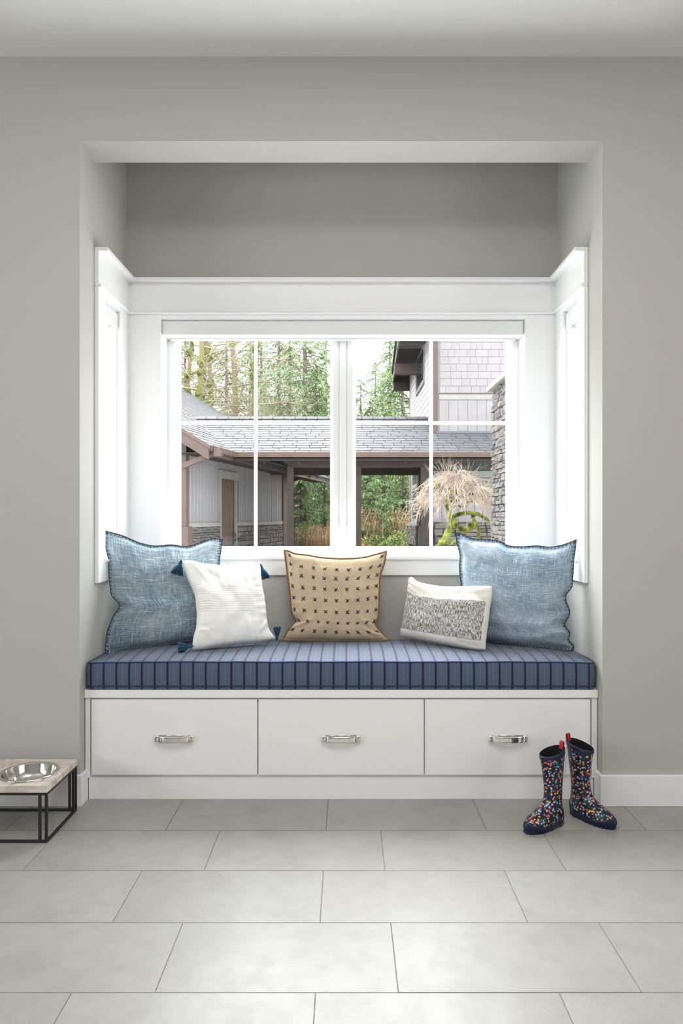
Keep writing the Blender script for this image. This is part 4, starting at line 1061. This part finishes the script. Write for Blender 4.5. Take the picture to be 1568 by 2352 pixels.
stone_face(co_,PY1-PY0,-.25,PZ,lambda a,z:((PX+.02-bat(z),PY1-a,z),-math.pi/2),seed=31,wmin=.16,wmax=.34,hmin=.08,hmax=.16,depth=.11)
mbs=MB(); rnd=random.Random(3); z=-.25
while z<PZ-.02:
    h=min(rnd.uniform(.09,.16),PZ-z); x=PX-.03-bat(z)
    while x<3.7:
        wd=rnd.uniform(.18,.36); d=rnd.uniform(0,.03); mbs.box(x+.006,x+wd-.006,PY0-.02-d,PY0+.05,z+.005,z+h-.005); x+=wd
    z+=h
o=mbs.obj('front_stones',M['stone'],pi_,kind='stuff'); o.matrix_parent_inverse=PI_
o=MB().box(PX-.13,3.85,PY0-.12,PY1+.12,PZ,PZ+.09).obj('cap_slab',M['capstone'],pi_,bevel=.01); o.matrix_parent_inverse=PI_

# ------------------------------------------------------------------ plants
def rv(r,a=1.0): return Vector((r.uniform(-1,1),r.uniform(-1,1),r.uniform(-1,1)))*a
def twig_tree(mb,p,d,L,r0,depth,rnd,droop=0.0,spread=.6,nch=(2,3),seg=4,up=0.0,sides=4):
    pts=[p]; cur=p.copy(); dd=d.normalized(); rads=[r0]
    for i in range(seg):
        dd=(dd+rv(rnd,.16)+Vector((0,0,up-droop*(i+1)/seg))).normalized(); cur=cur+dd*(L/seg); pts.append(cur.copy()); rads.append(r0*(1-.55*(i+1)/seg))
    mb.tube(pts,rads,sides if r0>.01 else 3,cap=False)
    if depth>0:
        for c in range(rnd.randint(*nch)):
            k=rnd.uniform(.35,1.0); i=min(int(k*seg),seg-1); q=pts[i].lerp(pts[i+1],k*seg-i)
            nd=(dd+rv(rnd,spread)).normalized()
            twig_tree(mb,q,nd,L*rnd.uniform(.6,.85),rads[i+1]*.75,depth-1,rnd,droop,spread,nch,max(seg-1,2),up,sides)
def tree_obj(name,loc,label,cat,parts,group=None):
    r=empty(name,loc,label=label,cat=cat); 
    if group: r['group']=group
    for nm,mb,mt in parts: mb.obj(nm,M[mt],r,smooth=(nm!='foliage'))
    return r
# weeping laceleaf maple
rnd=random.Random(21); tr=MB(); YM=12.9
L0=lambda px,py,dy=0:P(px,py,YM+dy)-Vector((2.3,YM,-.25))
tr.tube([(0,0,0),L0(1000,1300),L0(1004,1262),L0(1018,1248),L0(1028,1226),L0(1036,1205),L0(1045,1190)],[.10,.09,.085,.075,.07,.06,.05],9)
tr.tube([L0(1036,1205),L0(1052,1212,.1),L0(1066,1220,.1),L0(1080,1214,.1),L0(1090,1198,.1),L0(1084,1186,.2)],[.055,.06,.06,.055,.04,.03],8)
tr.tube([L0(1034,1207),L0(1037,1190,.1),L0(1050,1182,.1),L0(1072,1178,.1),L0(1096,1180,.1),L0(1118,1192,.1),L0(1128,1203,.1)],[.05,.045,.04,.038,.035,.03,.018],8)
tr.tube([L0(1036,1200),L0(1032,1180,-.1),L0(1024,1160,-.1),L0(1030,1140,-.1),L0(1045,1125,0)],[.045,.035,.03,.025,.015],8)
tr.tube([L0(1090,1198),L0(1098,1215),L0(1100,1240),L0(1096,1262)],[.04,.035,.03,.02],7)
tr.tube([L0(1010,1246),L0(1030,1247,-.1),L0(1050,1243,-.2),L0(1062,1250,-.2)],[.06,.05,.045,.03],8)
for i in range(60):
    q=rnd.choice(tr.v); mbq=Vector(q)+rv(rnd,.02); tr.lathe([(0.0001,-.025),(.03,-.012),(.036,.0),(.025,.016),(.0001,.026)],8,c=mbq)
tw=MB(); cx_,cz_=L0(1045,1120).x,0
cen=L0(1046,1150)
for i in range(400):
    az=rnd.uniform(0,6.283); rad=rnd.random()**.5; R_=.62
    top=Vector((cen.x+math.cos(az)*rad*R_*.95, cen.y+math.sin(az)*rad*R_*.8, cen.z+.50*(1-rad**2.2)+rnd.uniform(-.09,.05)))
    out=Vector((math.cos(az),math.sin(az),0))
    st=cen.lerp(top,.35 if i%9==0 else .8)
    pts=[st,st.lerp(top,.6)+rv(rnd,.03),top]; c2=top.copy(); dd=(out*.7+Vector((0,0,.25))+rv(rnd,.3)).normalized()
    n_=rnd.choice([3,4,5,6,7,8,10])
    for k in range(n_):
        dd=(dd+Vector((0,0,-.34))+rv(rnd,.24)).normalized(); c2=c2+dd*rnd.uniform(.05,.085); pts.append(c2.copy())
    tw.tube(pts,[.007 if i%9==0 else .0045]+[.0035]*(len(pts)-2)+[.002],3,cap=False)
    for k in range(2):
        j=rnd.randint(1,len(pts)-2); tw.tube([pts[j],pts[j]+rv(rnd,.07)+out*.04,pts[j]+rv(rnd,.09)+out*.08-Vector((0,0,.08))],[.0035,.003,.0018],3,cap=False)
for i in range(26):   # a few upright wisps at the crown
    p=cen+Vector((rnd.uniform(-.45,.3),rnd.uniform(-.3,.3),.38)); twig_tree(tw,p,Vector((rnd.uniform(-.5,.5),0,.8)),.28,.0045,1,rnd,seg=3)
for i in range(70):
    q=cen+Vector((rnd.gauss(0,.26),rnd.gauss(0,.2),rnd.uniform(-.12,.36))); s_=rnd.uniform(.012,.035)
    tr.lathe([(.0001,-s_),(s_*.9,-s_*.5),(s_*1.2,0),(s_*.8,s_*.6),(.0001,s_)],6,c=q)
for k in range(7):
    e=cen+Vector((rnd.uniform(-.5,.5),rnd.uniform(-.3,.3),rnd.uniform(.1,.4))); tr.tube([cen+Vector((-.1,0,-.05)),cen.lerp(e,.5)+rv(rnd,.06),e],[.028,.018,.008],6)
tree_obj('weeping_maple',(2.3,YM,-.25),'small bare weeping maple with moss-covered twisting trunk beside the stone pillar','tree',[('trunk',tr,'moss'),('twigs',tw,'twig')])

def conifer_parts(h,rad,seed,nb=70,droop=.5,dens=1.0,base=.1):
    rnd=random.Random(seed); tk=MB(); fo=MB()
    tk.tube([(0,0,0),(0,0,h*.5),(0,0,h*.98)],[h*.018,h*.011,.02],7)
    for i in range(nb):
        f=base+(1-base)*((i+rnd.random())/nb); z=h*f; L=rad*(1-f)**.75*rnd.uniform(.7,1.1)+.15; az=rnd.uniform(0,6.283)
        o_=Vector((math.cos(az),math.sin(az),0)); sd=Vector((-o_.y,o_.x,0)); pts=[]
        n=max(4,int(7*dens*(L/rad)+3))
        for k in range(n+1):
            s=k/n; pts.append(Vector((0,0,z))+o_*L*s+Vector((0,0,.12*L*math.sin(s*2.4)-droop*L*s*s)))
        tk.tube(pts,[.03*(1-k/(n+1))+.004 for k in range(n+1)],3,cap=False)
        for k in range(1,n+1):
            for sg in (-1,1):
                l=L*.34*(1-.5*k/n)*rnd.uniform(.6,1.2)+.06
                a=pts[k]; dirn=(sd*sg*.9+o_*.6+rv(rnd,.25)+Vector((0,0,-.25))).normalized(); e=a+dirn*l
                for j in range(5):
                    q=a.lerp(e,(j+.5)/5); 
                    hd=(dirn*.6+Vector((0,0,-.8))+rv(rnd,.5)).normalized()*rnd.uniform(.09,.2)*(1 if rad<3 else 1.3)
                    wv=hd.cross(rv(rnd)).normalized()*rnd.uniform(.018,.035)*(1 if rad<3 else 1.3)
                    b=len(fo.v); fo.v+= [tuple(q-wv),tuple(q+wv),tuple(q+hd)]; fo.uv+=[(0,0)]*3; fo.f.append((b,b+1,b+2))
                b=len(fo.v); wv=Vector((0,0,1)).cross(dirn).normalized()*l*.14
                fo.v+=[tuple(a-wv*.4),tuple(a+wv*.4),tuple(e)]; fo.uv+=[(0,0)]*3; fo.f.append((b,b+1,b+2))
    return tk,fo
cA=conifer_parts(14,3.6,1,nb=120,dens=1.3); cB=conifer_parts(9,2.6,2,nb=90); cC=conifer_parts(4.5,1.7,3,nb=56,droop=.25)
def instance(name,loc,rz,sc,label,cat,parts,group):
    r=empty(name,loc,rz,label=label,cat=cat,group=group)
    for nm,me in parts: 
        o=bpy.data.objects.new(nm,me); C.objects.link(o); o.parent=r; o.scale=(sc,sc,sc)
    return r
def mk(parts,tmat,fmat):
    return [('trunk',parts[0].mesh('trunk',M[tmat],True)),('foliage',parts[1].mesh('foliage',M[fmat]))]
A1=mk(cA,'bark_dark','needle_b'); B1=mk(cB,'bark_dark','needle_b'); B2=mk(cB,'bark_dark','needle_a'); C1=mk(cC,'bark_dark','needle_a')
GT='conifers beyond the roofs'
def at(px,Y): return ((px-CX)*Y/F, Y, hz((px-CX)*Y/F,Y)-.1)
spec=[(700,36,A1,.92,'tall pale conifer filling the sky left of the window mullion'),(640,42,A1,.95,'tall pale conifer behind the bare spray of branches'),(748,46,B1,1.35,'conifer just left of the mullion, topped by open sky'),
 (895,38,A1,.72,'tall narrow conifer beside the dark house eaves'),(862,44,B1,1.02,'rounded conifer right of the mullion above the walkway ridge'),(828,50,B1,1.0,'low conifer right of the mullion, nearest the bare pale tree'),
 (925,33,B2,1.05,'green conifer directly left of the house wall'),(425,40,A1,.8,'pale conifer at the far left edge of the glass'),(575,50,A1,1.0,'pale conifer behind the mossy trunks near the left muntin'),
 (700,29,B2,.52,'dark green conifer seen under the walkway beside the left post'),(745,27.5,B2,.46,'dark green conifer under the walkway, close to the mullion'),(880,30,B2,.62,'spreading green conifer under the walkway right of the mullion'),(925,28,C1,.85,'small green conifer under the walkway next to the house corner'),
 (845,34,B2,.66,'conifer deep under the walkway behind the right post'),(905,26,C1,.5,'low conifer bush beside the house under the walkway'),
 (470,56,A1,1.15,'far pale conifer between the slim mossy trunk and the pale trunk'),(600,55,A1,1.1,'far pale conifer directly behind the left vertical muntin'),(665,33,B1,.98,'mid-height conifer over the walkway ridge right of the left muntin'),
 (725,34,B2,.86,'dark conifer with a low rounded top just above the ridge'),(665,60,A1,1.2,'farthest conifer in the pane left of the mullion'),(520,44,B1,1.3,'pale bushy conifer behind the pale mossy trunk'),
 (850,36,B1,.72,'low pale conifer above the ridge between the bare tree and the eaves'),(905,56,A1,.95,'far conifer whose tip shows beside the dark eaves'),(880,48,B2,.86,'dark green low conifer above the ridge left of the house'),
 (720,38,B2,.9,'conifer filling the gap behind the brush under the walkway'),(690,25.6,C1,.62,'feathery green conifer beneath the brown eave corner'),(845,27,C1,.8,'pale green young conifer beside the right walkway post')]
for i,(px,Y,pr_,sc,lb) in enumerate(spec):
    instance('conifer_tree',at(px,Y),i*1.3,sc,lb,'tree',pr_,GT)
# mossy broadleaf trunks at left
GM='mossy broadleaf trees behind the garage roof'
def mossy(px,Y,h,r0,seed,label,lean=0):
    rnd=random.Random(seed); t_=MB(); ms=MB(); tw_=MB()
    pts=[];rr=[]
    for k in range(16):
        s=k/15; pts.append(Vector((lean*s*h*.1+.12*math.sin(s*7+seed),.1*math.cos(s*5+seed),h*s))); rr.append(r0*(1-.4*s)*rnd.uniform(.9,1.12))
    t_.tube(pts,rr,9)
    for i in range(110):
        j=rnd.randrange(1,15)
        if mnoise.noise(Vector((j*.9,seed*3.3,0)))<-.1: continue
        a=rnd.uniform(0,6.28); q=pts[j].lerp(pts[j-1],rnd.random())+Vector((math.cos(a),math.sin(a),0))*rr[j]*rnd.uniform(.6,1.1); s_=rnd.uniform(.05,.19)
        def blob(u,v,q=q,s_=s_):
            th=2*math.pi*u; ph=math.pi*v; n_=Vector((math.sin(ph)*math.cos(th)*.75,math.sin(ph)*math.sin(th)*.7,math.cos(ph)*.8))
            return q+n_*s_*(1+.5*mnoise.noise(n_*3+q*2))
        ms.grid(blob,9,6,closeu=True)
    for i in range(22):
        j=rnd.randrange(3,15); twig_tree(tw_,pts[j],Vector((rnd.uniform(-1,1),rnd.uniform(-.6,.3),rnd.uniform(-.1,.7))),rnd.uniform(1.4,3.0),.04,3,rnd,spread=.7,seg=4,nch=(2,4))
    tree_obj('mossy_maple',at(px,Y),label,'tree',[('trunk',t_,'bark_moss'),('moss',ms,'moss'),('branches',tw_,'twig_pale')],GM)
mossy(434,31,10,.13,1,'slim mossy trunk nearest the left edge of the glass')
mossy(455,30,10,.17,2,'thick mossy trunk, second from the left edge of the glass')
mossy(487,32,10,.14,3,'dark mossy trunk in the middle of the upper left pane',-.3)
mossy(526,34,10,.20,4,'pale mossy trunk rising right of centre in the upper left pane',.3)
mossy(553,31,10,.11,5,'leaning mossy trunk beside the left vertical muntin',.9)
# bare spray trees
GB='bare leafless trees behind the walkway'
for px,Y,h,sd,lb,n,dx in ((505,30,5.5,31,'dense tangle of bare twigs over the garage roof slope',12,.2),(600,30,5.5,33,'pale twiggy tree crossing behind the left vertical muntin',12,-.2),(430,29.5,6,37,'bare twiggy tree at the left edge of the glass',9,.1),(560,29,4.4,1,'bare fan of pale branches rising over the walkway ridge at the left muntin',11,.5),(640,27,4.0,5,'bare thicket of pale branches left of the tall conifers',10,-.1),(836,40,6.0,9,'slender bare tree against white sky right of the mullion',7,0),(470,29,5.6,12,'bare branches crossing in front of the mossy trunks',9,.3)):
    rnd=random.Random(sd); t_=MB()
    for i in range(n): twig_tree(t_,Vector((rnd.uniform(-.3,.3),0,1.0)),Vector((rnd.uniform(-.55,.55)+dx,rnd.uniform(-.3,.3),1)),h*.5,.035,4,rnd,spread=.42,nch=(2,3),seg=4,up=.08)
    t_.tube([(0,0,0),(0,0,1.1)],[.08,.06],7)
    o=t_.obj('bare_tree',M['twig_pale'],None,smooth=True); o.location=at(px,Y); tag(o,lb,'tree',GB)
# undergrowth
def leaf_blob(n,rx,ry,rz,sz,seed):
    rnd=random.Random(seed); mb=MB()
    for i in range(n):
        a=rnd.uniform(0,6.283); cth=rnd.uniform(-.3,1); s=math.sqrt(max(0,1-cth*cth)); k=rnd.uniform(.55,1)
        lump=1+.25*mnoise.noise(Vector((math.cos(a)*2,math.sin(a)*2,cth*2+seed)))
        q=Vector((math.cos(a)*s*rx*k,math.sin(a)*s*ry*k,(cth*rz)*k+rz*.3))*lump
        d=rv(rnd).normalized()*sz*rnd.uniform(.6,1.2); w_=d.cross(rv(rnd)).normalized()*sz*.3
        b=len(mb.v); mb.v+=[tuple(q-d),tuple(q+w_),tuple(q+d),tuple(q-w_)]; mb.uv+=[(0,0)]*4; mb.f.append((b,b+1,b+2,b+3))
    return mb
def brush(n,r,h,seed):
    rnd=random.Random(seed); mb=MB()
    for i in range(n):
        a=rnd.uniform(0,6.28); q=Vector((math.cos(a)*r*rnd.random(),math.sin(a)*r*rnd.random(),0)); out=Vector((math.cos(a),math.sin(a),0))*rnd.uniform(.1,.5)*h
        mb.tube([q,q+out*.3+Vector((0,0,h*.6*rnd.uniform(.7,1.2))),q+out*.8+Vector((0,0,h*rnd.uniform(.6,1))),q+out*1.3+Vector((0,0,h*rnd.uniform(.3,.9)))],[.008,.007,.006,.003],3,cap=False)
    return mb
for nm,px,Y,mb,mt,lb in (
 ('shrub',860,25.5,leaf_blob(2600,1.0,.8,.75,.055,1),'leaf_green','low leafy green shrub under the walkway right of the mullion'),
 ('shrub',915,25,leaf_blob(2600,.7,.7,.9,.055,2),'leaf_green','leafy green shrub next to the house corner'),
 ('shrub',840,24.5,leaf_blob(1800,.55,.5,.5,.05,3),'leaf_brown','rusty brown shrub at the foot of the right walkway post'),
 ('shrub',700,27,leaf_blob(2200,1.0,.8,.55,.055,4),'leaf_green','low green shrub on the slope beside the left walkway post'),
 ('shrub',690,29.5,leaf_blob(2000,1.3,.8,.8,.06,7),'leaf_brown','tawny shrub beneath the dark conifers beside the left post'),
 ('dry_brush',740,25.5,brush(340,.8,1.35,5),'leaf_brown','tall orange dry brush just left of the mullion'),
 ('dry_brush',700,26,brush(260,.9,1.2,6),'twig','arching pale dry brush beside the left walkway post'),
 ('dry_brush',880,27,brush(380,1.2,1.9,8),'leaf_brown','tan dry brush behind the green shrubs under the walkway')):
    o=mb.obj(nm,M[mt]); o.location=at(px,Y); tag(o,lb,'shrub' if nm=='shrub' else 'brush'); 
# fallen leaves
rnd=random.Random(77); mb=MB()
for i in range(5000):
    x=rnd.uniform(-3.2,3.2); y=rnd.uniform(23,33); z=hz(x,y)+.02; q=Vector((x,y,z)); d=rv(rnd).normalized()*.07; d.z*=.4; w_=Vector((-d.y,d.x,rnd.uniform(-.03,.03)))*.7
    b=len(mb.v); mb.v+=[tuple(q-d),tuple(q+w_),tuple(q+d),tuple(q-w_)]; mb.uv+=[(0,0)]*4; mb.f.append((b,b+1,b+2,b+3))
o=mb.obj('fallen_leaves',noisy('pink_fallen_leaves',ext((224,150,128)),ext((232,196,120)),1.5,.9)); tag(o,'pink and orange fallen leaves scattered on the slope beyond the walkway','leaves',kind='stuff')
